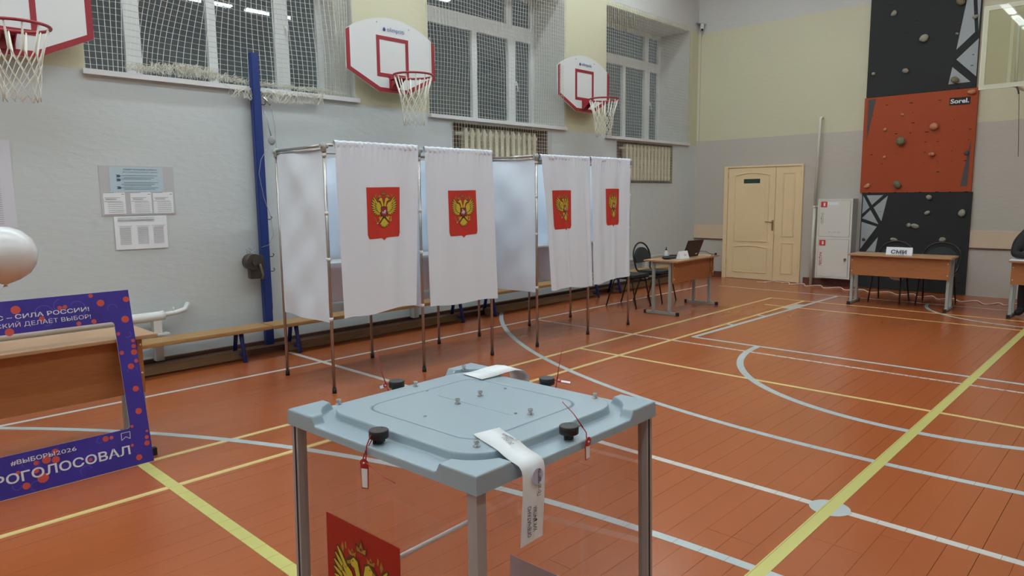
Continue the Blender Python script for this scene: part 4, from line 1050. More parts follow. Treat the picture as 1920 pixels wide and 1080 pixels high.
# ------------------------------------------------------------------ benches along the window wall
def make_bench(label):
    e_ = empty('gym_bench', (0, 0, 0), label, 'bench', 'low gym benches along the window wall')
    MB().obox((0, 0, .318), (2.95, .29, .036), bev=.006).build('seat', m_bench, e_, local=True)
    MB().box(-1.25, 1.25, -.02, .03, .02, .105).build('beam', m_beam, e_, local=True)
    for s in (-1.18, 1.18):
        for y in (-1, 1):
            MB().tube([(s, y * .055, .298), (s, y * .075, .20), (s, y * .125, .0)], [.024, .022, .022], 8).build('leg', m_blue, e_, local=True)
        MB().tube([(s, -.10, .07), (s, .10, .07)], .018, 8).build('cross_bar', m_blue, e_, local=True)
    return e_
b0 = make_bench('low wooden gym bench with blue legs beside the left desk'); b0.location = (1.92, 6.815, 0)
for x, y, a, lb in [(4.88, 6.80, 0, 'low wooden gym bench with blue legs behind the left voting booth'), (7.86, 6.815, 0, 'low wooden gym bench with blue legs behind the right voting booth'), (10.84, 6.81, 0, 'low wooden gym bench with blue legs behind the laptop desk')]:
    o = copy_tree(b0); o.location = (x, y, 0); o['label'] = lb

# ------------------------------------------------------------------ blue volleyball post with winch
po = empty('net_post', (3.555, 7.06, .062), 'tall blue steel net post against the window wall', 'post')
MB().obox((3.555, 7.072, 1.60), (.088, .07, 3.07), bev=.006).build('post_body', m_blue, po)
MB().obox((3.606, 7.085, 1.62), (.014, .05, 2.35), bev=.002).build('guide_channel', m_blue, po)
hk = MB()
for z in (2.62, 1.42, 1.02, .86): hk.tube([(3.61, 7.06, z), (3.64, 7.05, z), (3.655, 7.05, z + .02), (3.64, 7.05, z + .035)], .005, 6)
hk.build('hook', m_grease, po)
wn = MB(); wn.cyl((3.40, 7.09, .97), .075, .05, 24, axis='y') if False else None
wn.tube([(3.40, 6.98, .98), (3.40, 7.10, .98)], .085, 24); wn.tube([(3.40, 6.955, .98), (3.40, 6.98, .98)], .035, 16)
wn.obox((3.43, 7.05, .86), (.13, .09, .12), bev=.01); wn.tube([(3.44, 6.96, .96), (3.47, 6.95, .84), (3.45, 6.94, .80)], .014, 8); wn.obox((3.495, 7.05, .93), (.035, .10, .22), bev=.004)
wi = wn.build('winch', m_grease, po)
wc = MB(); rr = random.Random(2)
wc.tube([(3.37 + .05 * math.sin(t * .9), 7.0, 1.06 + .02 * t * .35 + .03 * math.sin(t * 1.7)) for t in range(12)], .003, 5)
wc.tube([(3.63, 7.03, 2.55), (3.65, 7.02, 2.45), (3.66, 7.02, 2.38), (3.68, 7.02, 2.30)], .006, 6); wc.blob((3.685, 7.02, 2.25), .045, 2, 2, .1, sc=(1, .4, 1.1))
wc.tube([(3.63, 7.01, 2.18), (3.55, 7.015, 2.05), (3.52, 7.02, 1.90), (3.56, 7.02, 1.65), (3.62, 7.01, 1.45), (3.64, 7.01, 1.25), (3.58, 7.01, 1.15), (3.50, 7.01, 1.13)], .003, 6)
wc.build('steel_cable', m_inkg, po)

# ------------------------------------------------------------------ heating pipes
hp = empty('heating_pipe', (1.0, 7.0, .47), 'thick white heating pipe along the wall behind the left desk', 'pipe')
MB().tube([(-3, 7.02, .52), (2.43, 7.02, .528), (2.47, 7.02, .533)], .046, 20).tube([(2.46, 7.02, .535), (2.58, 7.02, .545), (2.68, 7.05, .56), (2.74, 7.13, .60)], .024, 12).tube([(2.56, 7.02, .55), (2.56, 7.02, .60)], .010, 8).build('pipe_body', m_white, hp)
MB().box(2.36, 2.435, 6.985, 7.06, .10, .49).box(2.34, 2.50, 6.975, 7.07, .345, .36).build('pipe_bracket', m_white, hp)
hp = empty('heating_pipe', (9.0, 7.0, .47), 'white heating pipe along the wall behind the laptop desk chairs', 'pipe')
MB().tube([(4.2, 7.04, .48), (11.6, 7.04, .49)], .045, 16).build('pipe_body', m_white, hp)
MB().box(10.9, 10.98, 7.0, 7.08, .10, .44).box(5.5, 5.58, 7.0, 7.08, .10, .44).build('pipe_bracket', m_white, hp)
rp2 = empty('riser_pipe', (12.86, 4.70, 0), 'cream painted vertical pipe between door and fire cabinet', 'pipe')
MB().tube([(12.84, 4.735, 0), (12.84, 4.725, 1.4)], .028, 14).tube([(12.84, 4.725, 1.4), (12.84, 4.695, 2.90), (12.845, 4.692, 2.945), (12.875, 4.690, 2.965), (12.92, 4.688, 2.965)], .024, 14).tube([(12.84, 4.725, 1.38), (12.84, 4.725, 1.42)], .032, 14).tube([(12.84, 4.725, 1.40), (12.84, 4.60, 1.405)], .016, 10).build('pipe_body', mat('pipe_cream', (.66, .66, .58), .45), rp2)

# ------------------------------------------------------------------ radiators
def make_radiator(n, label):
    e_ = empty('radiator', (0, 0, 0), label, 'radiator', 'cream radiators under the windows')
    pitch = .118
    for i in range(n):
        x = (i - (n - 1) / 2) * pitch; s = MB()
        prof = [(-.034, 0), (.034, 0), (.040, .05), (.034, .10), (.041, .17), (.033, .25), (.041, .33), (.033, .41), (.041, .49), (.040, .56), (.030, .60), (.004, .635), (-.004, .635), (-.030, .60), (-.040, .56), (-.041, .49), (-.033, .41), (-.041, .33), (-.033, .25), (-.041, .17), (-.034, .10), (-.040, .05)]
        s.prism([(x + a * .84, -.045, z) for a, z in prof], (0, .09, 0)); s.build('section', m_radiator, e_, local=True)
    MB().tube([(-n / 2 * pitch - .02, 0, .06), (n / 2 * pitch + .02, 0, .06)], .022, 10).tube([(-n / 2 * pitch - .12, 0, .555), (n / 2 * pitch + .02, 0, .555)], .022, 10).build('connecting_pipe', m_radiator, e_, local=True)
    return e_
r1 = make_radiator(13, 'cream cast radiator behind netting under the middle window, above the booths'); r1.location = (7.34, 7.215, 1.95)
r2 = copy_tree(r1); r2['label'] = 'cream cast radiator behind netting under the far window, by the corner'; r2.location = (11.22, 7.215, 1.915)

# ------------------------------------------------------------------ safety nets
def net_sheet(mb, S, nu, nv, r=.0027, sub=1):
    for i in range(nu + 1):
        mb.tube([S(i / nu, j / nv) for j in range(nv + 1)], r, 3, cap=False, smooth=False)
    for j in range(nv + 1):
        mb.tube([S(i / nu, j / nv) for i in range(nu + 1)], r, 3, cap=False, smooth=False)
def N1(s, t):
    x = 2.02 + (4.62 - 2.02) * s + .05 * math.sin(6 * t + 2 * s) * (1 - t)
    sag = math.exp(-((s - .40) / .22) ** 2) * .16 * t + math.exp(-((s - .12) / .07) ** 2) * .03
    x += -.28 * math.exp(-((s - .30) / .25) ** 2) * ss(.45, 1, t) * math.sin(PI * s)
    z = 4.85 - (4.85 - 2.80) * t
    y = 7.17 + .03 * math.sin(7 * s + 5 * t) + sag * .5 * math.sin(PI * min(1, t * 1.1)) + .20 * ss(.2, 0, s) * .3
    z += .05 * math.sin(5 * s + 1) * math.sin(PI * t)
    return Vector((x, y, z))
n1 = empty('safety_net', (3.4, 7.12, 2.8), 'sagging white netting bunched on the sill of the left window', 'net', 'safety nets over the windows')
mb = MB(); net_sheet(mb, N1, 46, 38, .0030); mb.build('net_sheet', m_net, n1)
mb = MB()   # gathered right end
def N1b(s, t): return Vector((4.60 + .17 * s + .012 * math.sin(40 * s), 7.20 + .05 * math.sin(2 * PI * 6 * s + t), 4.85 - 2.05 * t))
net_sheet(mb, N1b, 40, 38, .0017); mb.build('gathered_net', m_net, n1)
mb = MB(); rr = random.Random(11)   # heap of net on the sill
for k_ in range(230):
    x = 2.40 + 2.2 * rr.random() ** 1.2; hh = .035 + .085 * math.exp(-((x - 2.85) / .35) ** 2) + .03 * rr.random(); pts = []
    a = rr.uniform(0, 6.28)
    for i in range(9):
        x += rr.uniform(-.045, .055); pts.append((min(max(x, 2.3), 4.75), 7.13 + rr.uniform(-.035, .10), 2.81 + abs(math.sin(a + i * .9)) * hh + rr.uniform(0, .015)))
    mb.tube(pts, .0022, 3, cap=False, smooth=False)
for k_ in range(90):   # roll hanging over the front edge
    x = 3.20 + 1.05 * rr.random(); pts = []
    for i in range(7):
        x += rr.uniform(.0, .06); pts.append((min(x, 4.35), 7.07 + rr.uniform(-.02, .012), 2.735 + .06 * math.cos(i * 1.1 + k_) + rr.uniform(-.012, .012) - .02 * math.sin(PI * (x - 3.25))))
    mb.tube(pts, .0022, 3, cap=False, smooth=False)
mb.build('bunched_net', m_net, n1)
MB().tube([(3.63, 7.05, 2.70), (3.70, 7.045, 2.62)], .012, 8).tube([(3.70, 7.045, 2.62), (3.715, 7.045, 2.57), (3.74, 7.045, 2.4), (3.75, 7.05, 2.1)], .0018, 5).build('tensioner', m_screw, n1)

def N2(s, t):
    return Vector((5.93 + 2.80 * s + .01 * math.sin(12 * t), 7.115 + .02 * math.sin(9 * s + 3) * math.sin(4 * t) - .17 * ss(.05, 0, s) * math.exp(-((t - .68) / .2) ** 2) * 0, 4.95 - (4.95 - 2.685) * t + .012 * math.sin(8 * s)))
def strip(name_e, mb): mb.build('net_sheet', m_net, name_e)
n2 = empty('safety_net', (7.3, 7.12, 2.1), 'white netting over the middle window and its radiator', 'net', 'safety nets over the windows')
mb = MB(); net_sheet(mb, N2, 52, 42)
net_sheet(mb, lambda s, t: Vector((6.30 + 2.08 * s, 7.125 + .008 * math.sin(9 * s), 2.685 - .80 * t)), 39, 15); strip(n2, mb)
# part of the net lapping over the right rim of backboard 2 and the left rim of backboard 3
mb = MB(); net_sheet(mb, lambda s, t: Vector((5.815 + .14 * s, 6.93 + .18 * s, 3.62 - .55 * t)), 3, 11); mb.build('net_lap', m_net, n2)
mb = MB(); net_sheet(mb, lambda s, t: Vector((8.33 + .40 * s - .0 * t, 6.925 + .18 * s, 3.60 - .52 * t)) if False else Vector((8.35 + .09 * s, 6.93, 3.60 - .50 * t)), 2, 10); mb.build('net_lap', m_net, n2)
n3 = empty('safety_net', (11.2, 7.12, 2.0), 'white netting over the far window and its radiator', 'net', 'safety nets over the windows')
mb = MB(); net_sheet(mb, lambda s, t: Vector((9.80 + 2.80 * s, 7.12 + .015 * math.sin(9 * s + 3) * math.sin(4 * t), 4.86 - (4.86 - 2.63) * t)), 52, 42)
net_sheet(mb, lambda s, t: Vector((10.1 + 1.85 * s, 7.125, 2.63 - .78 * t)), 36, 15); strip(n3, mb)

# ------------------------------------------------------------------ basketball backboards on the window wall
def make_hoop(label):
    e_ = empty('basketball_backboard', (0, 0, 0), label, 'backboard', 'wall-mounted practice backboards')
    W_ = .65; cut = .215; side = .645
    def outl(s=1.0, dz=0.0, inset=0.0):
        pts = [(-.21 - 0 * inset, inset), (.21, inset), (W_ - inset, cut + inset * .5), (W_ - inset, side)]
        n = 14; pts = [(-.21 + inset * .2, inset), (.21 - inset * .2, inset), (W_ - inset, cut + inset * .4), (W_ - inset, side)]
        for i in range(1, n): 
            a = i / n; x = W_ - inset - 2 * (W_ - inset) * a; pts.append((x, side + .215 * math.sin(PI * a) ** .8))
        pts += [(-W_ + inset, side), (-W_ + inset, cut + inset * .4)]
        return pts
    MB().prism([(x, 0, z) for x, z in outl()], (0, .02, 0)).build('board', m_board, e_, local=True)
    bd = MB(); b = .052   # red border along sides, cuts and bottom
    P = [(-W_, side), (-W_, cut), (-.21, 0), (.21, 0), (W_, cut), (W_, side)]
    Q = [(-W_ + b, side + .03), (-W_ + b, cut + .028), (-.195, b), (.195, b), (W_ - b, cut + .028), (W_ - b, side + .03)]
    for i in range(5):
        bd.prism([(P[i][0], -.0015, P[i][1]), (P[i + 1][0], -.0015, P[i + 1][1]), (Q[i + 1][0], -.0015, Q[i + 1][1]), (Q[i][0], -.0015, Q[i][1])], (0, .0025, 0))
    bd.build('red_border', m_red, e_, local=True)
    q = MB(); x1, z0, z1, b = .235, .175, .645, .045
    q.box(-x1, x1, -.0025, .001, z1 - b, z1); q.box(-x1, x1, -.0025, .001, z0, z0 + b); q.box(-x1, -x1 + b, -.0025, .001, z0 + b, z1 - b); q.box(x1 - b, x1, -.0025, .001, z0 + b, z1 - b)
    q.build('red_square', m_red, e_, local=True)
    text('olimpciti', (-.075, -.003, .705), (1, 0, 0), (0, 0, 1), .052, .25, 'LEFT', mat('logo_blue', (.03, .06, .28), .5), e_, local=True, lift=.001)
    MB().blob((-.115, -.004, .725), .022, 5, 1, .3, sc=(1, .1, 1.1)).build('logo', mat('logo_blue', (.03, .06, .28), .5), e_, local=True)
    st = MB()   # standoff brackets
    for x in (-.3, .3):
        for z in (.25, .6): st.box(x - .02, x + .02, .02, .20, z - .02, z + .02)
    st.build('bracket', m_legm, e_, local=True)
    bo = MB()
    for x, z in ((-.22, .79), (.25, .77)): bo.tube([(x, -.004, z), (x, 0, z)], .008, 8)
    bo.build('bolt', m_inkg, e_, local=True)
    zr = .16
    rb = MB(); rb.obox((0, -.012, zr - .045), (.13, .022, .15)); rb.obox((0, -.07, zr - .012), (.11, .13, .022)); 
    rb.prism([(-.055, -.02, zr - .12), (-.055, -.02, zr - .01), (-.055, -.16, zr - .01)], (.008, 0, 0)); rb.prism([(.047, -.02, zr - .12), (.047, -.02, zr - .01), (.047, -.16, zr - .01)], (.008, 0, 0))
    rb.build('rim_bracket', m_red, e_, local=True)
    cy_ = -.375; rim = MB().tube([(.23 * math.cos(i * PI / 20), cy_ + .23 * math.sin(i * PI / 20), zr) for i in range(40)], .0125, 8, closed=True).build('rim', m_red, e_, local=True)
    # net
    nt = MB(); n = 12; lv = [0, .20, .285, .365, .435, .50, .565]; rd = [.225, .165, .150, .138, .130, .125, .122]; rr = random.Random(3)
    for i in range(n):
        for sgn in (1, -1):
            pts = [(.225 * math.cos(2 * PI * i / n), cy_ + .225 * math.sin(2 * PI * i / n), zr)]
            for k_ in range(1, 7):
                a = 2 * PI * (i + sgn * .5 * (1 if k_ == 1 else k_) * 1.0 * (.35 if k_ == 1 else 1) - (sgn * .5 * .65 if False else 0)) / n
                a = 2 * PI * (i + sgn * .5 * (k_ - 1 + .12)) / n
                j = .010 * (k_ > 2); pts.append((rd[k_] * math.cos(a) + rr.uniform(-j, j), cy_ + rd[k_] * math.sin(a) + rr.uniform(-j, j), zr - lv[k_] + rr.uniform(-j, j)))
            nt.tube(pts, [.0065, .0060, .0042, .0038, .0036, .0034, .0034], 5)
    nt.build('hoop_net', m_net, e_, local=True)
    return e_
h1 = make_hoop('white practice backboard with red border, between left and middle windows'); h1.location = (5.255, 6.95, 2.885)
h2 = copy_tree(h1); h2['label'] = 'white practice backboard with red border at the upper left edge'; h2.location = (1.395, 6.95, 2.815)
h3 = copy_tree(h1); h3['label'] = 'white practice backboard with red border, between middle and far windows'; h3.location = (8.985, 6.95, 2.955)

# ------------------------------------------------------------------ papers on the window wall
YP = YW - .004
t = empty('notice_folder', (2.37, YP, 1.5), 'transparent folder with blue instruction sheet and three ballot samples on the wall', 'notice')
MB().box(2.045, 2.70, YP - .002, YP + .003, 1.497, 1.955).build('plastic_sleeve', mat('sleeve', (.50, .51, .53), .3), t)
MB().box(2.13, 2.60, YP - .004, YP - .002, 1.715, 1.945).build('blue_sheet', mat('sheet_blue', (.48, .60, .66), .6), t)
ln = MB()
for i, z in enumerate([1.865, 1.845, 1.832, 1.80, 1.785, 1.77, 1.752, 1.738]): ln.box(2.23 + .02 * (i % 2), 2.55 - .03 * (i % 3), YP - .0052, YP - .004, z, z + .004)
ln.build('text_lines', mat('ink_blue', (.10, .20, .26), .7), t)
for z in (1.862, 1.826, 1.754): MB().prism([(2.185, YP - .0055, z - .012), (2.215, YP - .0055, z - .012), (2.228, YP - .0055, z), (2.215, YP - .0055, z + .012), (2.185, YP - .0055, z + .012), (2.195, YP - .0055, z)], (0, .0015, 0)).build('arrow_print', mat('ink_navy', (.05, .12, .20), .7), t)
text('ПОРЯДОК ГОЛОСОВАНИЯ НА ВЫБОРАХ', (2.40, YP - .0045, 1.918), (1, 0, 0), (0, 0, 1), .011, .30, 'CENTER', MATS['ink_blue'], t, bold=.03)
text('ДЕПУТАТОВ ЗАКОНОДАТЕЛЬНОГО СОБРАНИЯ', (2.40, YP - .0045, 1.895), (1, 0, 0), (0, 0, 1), .008, .31, 'CENTER', MATS['ink_blue'], t, bold=.02)
for x in (2.065, 2.295, 2.495):
    s = MB().box(x, x + .185, YP - .0045, YP - .002, 1.512, 1.712).build('ballot_sheet', m_paper, t)
    q = MB(); q.box(x, x + .09, YP - .006, YP - .0045, 1.708, 1.712)
    for i in range(6): q.box(x + .035, x + .165, YP - .006, YP - .0045, 1.527 + i * .018, 1.5305 + i * .018)
    q.box(x + .01, x + .14, YP - .006, YP - .0045, 1.66, 1.664); q.box(x, x + .15, YP - .006, YP - .0045, 1.628, 1.631); q.box(x + .02, x + .11, YP - .006, YP - .0045, 1.645, 1.652); q.box(x + .155, x + .178, YP - .006, YP - .0045, 1.69, 1.697)
    q.build('print', m_inkg, s)
t = empty('notice_sheet', (2.37, YP, 1.17), 'white printed notice sheet pinned below the clear folder', 'notice')
MB().prism([(2.138, YP - .002, 1.489), (2.607, YP - .002, 1.489), (2.602, YP - .006, 1.175), (2.138, YP - .006, 1.178)], (0, .0008, 0)).build('sheet', m_paper, t)
q = MB(); yq = YP - .0068
for z in (1.455, 1.445): q.box(2.17, 2.49, yq, yq + .002, z, z + .004)
for cx2 in (2.17, 2.325, 2.465):
    q.box(cx2, cx2 + .12, yq, yq + .002, 1.395, 1.3975)
    for i in range(15): q.box(cx2 + .01, cx2 + .105, yq, yq + .002, 1.225 + i * .011, 1.2275 + i * .011)
q.build('print', m_inkg, t)
text('СВЕДЕНИЯ О КАНДИДАТАХ ПО ИЗБИРАТЕЛЬНОМУ ОКРУГУ', (2.33, yq, 1.468), (1, 0, 0), (0, 0, 1), .008, .32, 'CENTER', m_inkg, t, bold=.02)
t = empty('poster_sheet', (1.1, YP, 1.4), 'large white poster sheet on the wall at the left edge', 'poster')
MB().box(.55, 1.392, YP - .003, YP, 1.415, 2.15).build('sheet', mat('poster_lilac', (.66, .67, .74), .6), t)
q = MB()
for i in range(26): q.box(.60, 1.30, YP - .0042, YP - .003, 1.45 + i * .018, 1.454 + i * .018)
q.build('print', m_inkg, t)

# ------------------------------------------------------------------ balloon
t = empty('balloon', (.72, 4.06, 1.39), 'white round balloon floating at the left edge above the desk', 'balloon')
BCn = Vector((.715, 4.04, 1.385))
MB().lathe(BCn, [(0, .132), (.04, .129), (.085, .108), (.122, .07), (.140, .02), (.142, -.01), (.132, -.055), (.105, -.095), (.06, -.125), (.02, -.140), (.006, -.146), (.010, -.155), (0, -.155)], 40).build('balloon_body', m_balloon, t)
MB().tube([BCn + Vector((0, 0, -.15)), BCn + Vector((-.05, .1, -.22)), BCn + Vector((-.25, .35, -.26)), BCn + Vector((-.35, .60, -.31))], .0012, 5).build('ribbon', m_tie, t)

# ------------------------------------------------------------------ double door
XD = XB - .03
d_ = empty('door_1', (XB, 5.7, 0)); d_['kind'] = 'structure'
fr = MB(); fr.box(XB - .045, XB, 6.42, 6.50, 0, 2.175); fr.box(XB - .045, XB, 4.965, 5.0, 0, 2.175); fr.box(XB - .045, XB, 5.0, 6.42, 2.145, 2.175); fr.build('door_frame', m_cream, d_)
def leafdoor(y0, y1, panels):
    mb = MB().box(XD, XB, y0, y1, .006, 2.14); o = mb.build('door_leaf', m_cream, d_)
    for (a, b, z0, z1, arch) in panels:
        pts = [(a, z0), (b, z0), (b, z1)]
        n = 10
        if arch:
            pts = [(a, z0), (b, z0)]
            for i in range(n + 1): tt = i / n; pts.append((b + (a - b) * tt, z1 + arch * math.sin(PI * tt)))
        else: pts = [(a, z0), (b, z0), (b, z1), (a, z1)]
        mo = MB(); loop = [(XD - .004, y, z) for y, z in pts]; mo.tube(loop, .011, 6, closed=True, smooth=False); mo.build('panel_moulding', m_cream, o)
        ca, cz = (a + b) / 2, (z0 + z1) / 2
        MB().prism([(XD - .004, ca + (y - ca) * .80, cz + (z - cz) * .90) for y, z in pts], (.005, 0, 0)).build('door_panel', m_cream, o)
    return o
dl = leafdoor(5.478, 6.415, [(5.60, 6.27, .735, 1.995, .045), (5.60, 6.28, .14, .615, .035)])
dr = leafdoor(5.005, 5.470, [(5.115, 5.325, .85, 2.015, 0), (5.115, 5.325, .15, .72, 0)])
hd = MB().obox((XD - .008, 5.503, 1.05), (.01, .035, .20), bev=.004); hd.tube([(XD - .01, 5.503, 1.105), (XD - .05, 5.503, 1.108), (XD - .055, 5.56, 1.115), (XD - .05, 5.63, 1.12)], .009, 8); hd.build('door_handle', m_brass, dl)
hg = MB()
for y in (6.42, 5.0):
    for z in (1.95, .27): hg.tube([(XD - .006, y, z), (XD - .006, y, z + .10)], .008, 8)
hg.build('hinge', m_brass, d_)
MB().box(XD - .010, XD - .004, 5.775, 6.095, 1.845, 1.925).build('door_sign', m_green, dl, label='small dark green exit plate')
text('ВЫХОД', (XD - .0105, 5.935, 1.868), (0, -1, 0), (0, 0, 1), .028, .20, 'CENTER', mat('sign_letter', (.05, .12, .09), .5), dl, lift=.001)

# ------------------------------------------------------------------ fire hydrant cabinet
t = empty('fire_cabinet', (12.75, 4.3, .15), 'white two-door fire hydrant cabinet with red labels beside the climbing wall', 'cabinet')
XC = 12.65
MB().box(XC + .012, XB, 4.02, 4.60, .155, 1.542).build('cabinet_body', m_cabside, t)
q = MB(); q.box(XC, XC + .012, 4.02, 4.05, .155, 1.542); q.box(XC, XC + .012, 4.57, 4.60, .155, 1.542); q.box(XC, XC + .012, 4.05, 4.57, .155, .18); q.box(XC, XC + .012, 4.05, 4.57, 1.515, 1.542); q.box(XC, XC + .012, 4.05, 4.57, .845, .885); q.build('cabinet_frame', m_cab, t)
for (z0, z1, lower) in ((.185, .840, True), (.890, 1.510, False)):
    o = MB().box(XC - .006, XC + .006, 4.056, 4.564, z0, z1).build('cabinet_door', m_cab, t)
    MB().box(XC - .008, XC - .006, 4.44, 4.545, z1 - .115, z1 - .015).build('fire_label', mat('label_red', (.55, .03, .03), .5), o, label='red square fire label')
    MB().box(XC - .0095, XC - .008, 4.47, 4.50, z1 - .095, z1 - .035).build('label_symbol', m_paper, o)
    text('ПРЕСТИЖ', (XC - .0065, 4.49, z0 + (.19 if lower else .22)), (0, 0, 1), (0, 1, 0), .045, .24 if lower else .19, 'LEFT', mat('print_red', (.5, .06, .04), .5) if lower else mat('print_gold', (.42, .38, .24), .5), o, bold=.02, lift=.0012)
    MB().tube([(XC - .010, 4.53, (z0 + z1) / 2 + .0), (XC - .004, 4.53, (z0 + z1) / 2)], .008, 10).build('lock', m_ink, o)
    if lower: MB().tube([(XC - .018, 4.10, .50), (XC - .004, 4.10, .50)], .022, 14).obox((XC - .022, 4.10, .485), (.01, .014, .05)).build('latch', m_chrome, o)
    else:
        MB().box(XC - .008, XC - .006, 4.25, 4.43, 1.435, 1.485).build('white_label', m_paper, o)
        text('№ 1  ПК  ОП', (XC - .0065, 4.30, .955), (0, -1, 0), (0, 0, 1), .022, .20, 'CENTER', m_inkg, o, lift=.0012)

# ------------------------------------------------------------------ climbing wall
cw = empty('climbing_wall', (12.88, 3.15, 0), 'tall climbing wall of dark grey and orange panels with bolted holds', 'climbing wall')
XF = 12.865; YA, YBB = 2.37, 3.955
MB().box(XF, XB, 2.345, 3.945, .02, 1.635).build('wall_panel', m_darkpanel, cw, label='lower dark grey panel')
MB().box(XF, XB, 2.362, 3.985, 1.640, 3.222).build('wall_panel', m_orange, cw, label='orange middle panel')
MB().box(XF, XB, 2.40, 3.965, 3.227, 5.10).build('wall_panel', m_darkpanel, cw, label='upper dark grey panel')
def cpoly(pts, m, nm, lift=.0015): MB().prism([(XF - lift, y, z) for y, z in pts], (lift, 0, 0)).build(nm, m, cw)
for P_ in ([(2.597, 4.548), (2.693, 3.826), (2.462, 4.054), (2.515, 4.56)], [(2.463, 4.55), (2.417, 4.073), (2.412, 4.55)], [(2.404, 3.954), (2.683, 3.678), (2.404, 3.389)], [(2.73, 3.571), (2.769, 3.312), (2.472, 3.318)],
           [(3.925, 1.590), (3.819, 1.391), (3.930, 1.281)], [(3.877, 1.598), (3.613, 1.598), (3.782, 1.433)], [(3.54, 1.59), (3.62, 1.159), (3.753, 1.388)], [(3.801, 1.349), (3.661, 1.108), (3.930, 1.205)], [(3.932, 1.145), (3.685, 1.066), (3.932, .676)], [(3.66, .89), (3.693, .636), (3.835, .638)]):
    cpoly(P_, m_greyprint, 'grey_print')
cpoly([(2.62, 5.05), (2.597, 4.60), (2.515, 4.60), (2.53, 5.05)], m_greyprint, 'grey_print')
for P_ in ([(3.926, 3.190), (3.81, 3.198), (3.923, 2.50)], [(2.408, 2.461), (2.513, 1.723), (2.416, 1.729)]): cpoly(P_, m_dgrey, 'dark_print')
cpoly([(2.735, 3.100), (2.456, 3.096), (2.456, 2.980), (2.735, 2.985)], m_rubber, 'name_plate', .002)
text('Sorel.', (XF - .003, 2.722, 3.012), (0, -1, 0), (0, 0, 1), .068, .25, 'LEFT', m_letter, cw, bold=.03, lift=.001)
holds = [(3.616, 4.529, .055, m_hold1, 1), (3.152, 4.058, .060, m_hold1, 2), (3.387, 3.601, .048, m_hold1, 3), (3.866, 3.605, .035, m_hold1, 4), (2.678, 4.537, .055, m_hold2, 5), (2.465, 4.283, .035, m_hold1, 6), (2.696, 4.066, .030, m_hold1, 7), (2.688, 3.377, .055, m_hold2, 8), (2.451, 3.169, .05, m_hold3, 9),
         (3.397, 2.908, .028, m_hold3, 10), (3.642, 2.681, .040, m_hold3, 11), (2.93, 2.697, .070, m_hold3, 12), (3.38, 2.465, .078, m_hold2, 13), (3.625, 2.229, .032, m_hold3, 14), (2.924, 2.241, .055, m_hold3, 15), (2.455, 2.234, .035, m_dgrey, 16), (3.875, 1.756, .042, m_hold3, 17), (3.402, 1.764, .065, m_hold2, 18),
         (3.20, 1.10, .045, m_hold1, 19), (3.11, 1.085, .045, m_hold1, 20), (3.88, .841, .035, m_dgrey, 21), (3.406, .857, .042, m_hold1, 22), (2.932, 1.556, .050, m_hold1, 23), (2.933, 1.315, .035, m_hold1, 24), (2.459, 1.327, .055, m_hold1, 25), (2.696, .882, .045, m_hold1, 26)]
for y, z, r_, mm, sd in holds:
    rr = random.Random(sd)
    MB().blob((XF - r_ * .35, y, z), r_, sd, 2, .45, sc=(.62, rr.uniform(.8, 1.15), rr.uniform(.6, .95))).build('climbing_hold', mm, cw)
bt = MB(); rr = random.Random(31)
for z in [.2 + .16 * i for i in range(31)]:
    for y in [2.45 + .2 * j for j in range(8)]:
        if rr.random() < .4: bt.tube([(XF - .0015, y + rr.uniform(-.05, .05), z), (XF + .002, y, z)], .006, 6)
bt.build('bolt_hole', m_rubber, cw, kind='stuff')

# ------------------------------------------------------------------ clear main backboard
t = empty('clear_backboard', (11.6, 1.2, 3.04), 'clear acrylic basketball backboard in a cream steel frame at the upper right', 'backboard')
XK = 11.6; mF = mat('frame_cream', (.74, .74, .64), .45)
y0_, y1_, z0_, z1_ = .32, 2.13, 3.03, 4.13
fr = MB(); b = .06
fr.box(XK, XK + .03, y1_ - b, y1_, z0_, z1_).box(XK, XK + .03, y0_, y0_ + b, z0_, z1_).box(XK, XK + .03, y0_ + b, y1_ - b, z0_, z0_ + b).box(XK, XK + .03, y0_ + b, y1_ - b, z1_ - b, z1_)
fr.box(XK + .01, XK + .03, 1.775, 1.815, z0_ + b, z1_ - b).box(XK + .01, XK + .03, .62, .66, z0_ + b, z1_ - b)
fr.build('frame', mF, t)
MB().box(XK - .002, XK + .008, y0_ + .01, y1_ - .01, z0_ + .01, z1_ - .01).build('acrylic_sheet', m_plexi, t)
q = MB()
for (ya, za, yb, zb) in ((1.72, 3.10, 1.80, 3.98), (1.66, 3.05, 1.45, 3.9)): q.tube([(XK + .06, ya, za), (XK + .5, yb, zb)], .018, 8)
q.tube([(XK + .03, 1.79, 3.95), (XB, 1.45, 3.70)], .022, 8); q.tube([(XK + .03, .62, 3.95), (XB, .9, 3.70)], .022, 8); q.tube([(XK + .03, 1.79, 3.08), (XB, 1.5, 2.95)], .020, 8); q.tube([(XK + .03, .62, 3.08), (XB, .9, 2.95)], .020, 8)
q.build('support_arm', mF, t)
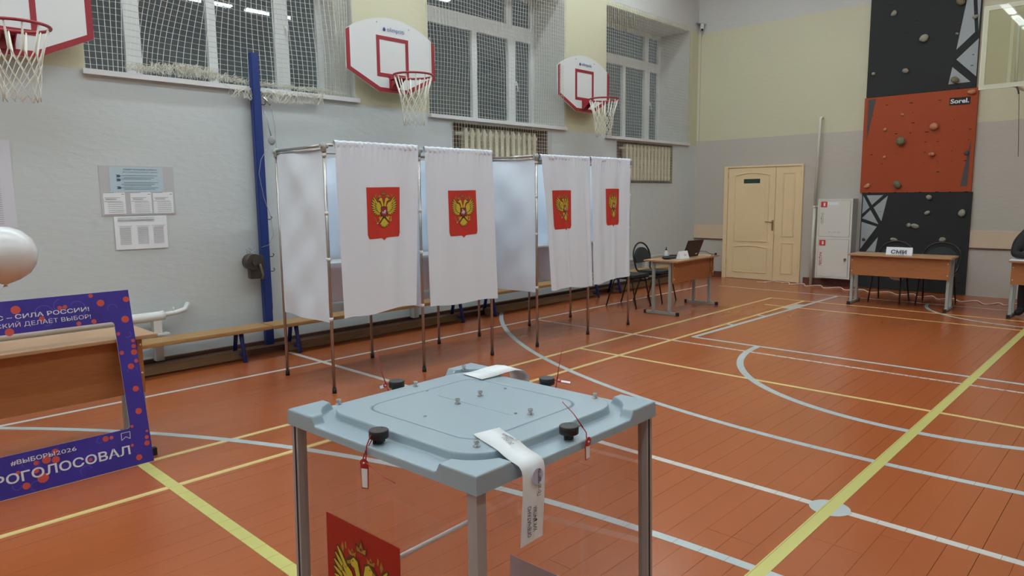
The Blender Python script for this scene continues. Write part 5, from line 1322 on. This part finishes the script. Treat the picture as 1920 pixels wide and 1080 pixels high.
MB().tube([(XK - .01 - .375 + .23 * math.cos(i * PI / 16), 1.2 + .23 * math.sin(i * PI / 16), 3.06) for i in range(32)], .010, 8, closed=True).obox((XK - .09, 1.2, 3.05), (.17, .10, .02)).build('rim', m_red, t)
MB().tube([(XK + .02, 1.70, 3.03), (XK + .02, 1.68, 2.98), (XK + .02, 1.67, 2.93)], .010, 6).tube([(XK + .02, 1.67, 2.98), (XK + .02, 1.63, 2.3), (XK + .02, 1.62, 2.1)], .004, 5).build('hanging_hook', m_grease, t)

# ------------------------------------------------------------------ small things: security camera, cord
t = empty('security_camera', (12.8, 7.02, 4.9), 'small white security camera bracket high in the far corner', 'camera')
MB().prism([(12.90, 7.14, 4.99), (12.90, 6.98, 4.955), (12.74, 7.12, 4.985)], (0, 0, -.015)).prism([(12.90, 7.13, 4.98), (12.90, 7.0, 4.955), (12.90, 7.07, 4.72)], (-.012, 0, 0)).build('bracket', m_legm, t)
MB().tube([(12.86, 7.05, 4.955), (12.86, 7.05, 4.88)], .035, 16).blob((12.86, 7.05, 4.865), .036, 1, 2, 0).build('dome', m_tie, t)
MB().blob((12.84, 7.035, 4.845), .022, 1, 2, 0).build('lens', m_rubber, t)
pts = []
ys = [5.25 - .0 * i for i in range(1)]; n = 60
ctrl = [(12.70, 5.19), (12.62, 4.57), (12.50, 3.86), (12.45, 3.07), (12.30, 2.51), (12.15, 1.84), (12.35, 1.40), (12.40, .6)]
def lerp(c, u):
    i = min(int(u * (len(c) - 1)), len(c) - 2); f_ = u * (len(c) - 1) - i; return Vector((c[i][0] + (c[i + 1][0] - c[i][0]) * f_, c[i][1] + (c[i + 1][1] - c[i][1]) * f_, 0))
for i in range(181):
    u = i / 180; p = lerp(ctrl, u); pts.append((p.x - .05 + .125 * math.sin(u * 2 * PI * 14 + .6 * math.sin(9 * u)), p.y, .009))
t = empty('extension_cord', (12.6, 4.5, 0), 'pale wavy extension cord lying along the back wall', 'cord')
MB().tube(pts, .009, 6).tube([(12.74, 5.19, .0065), (12.66, 5.30, .02), (12.70, 5.36, .03), (12.62, 5.40, .02), (12.60, 5.50, .0065), (12.52, 5.42, .01), (12.50, 5.60, .0065)], .0065, 6).build('cord', m_cord, t)
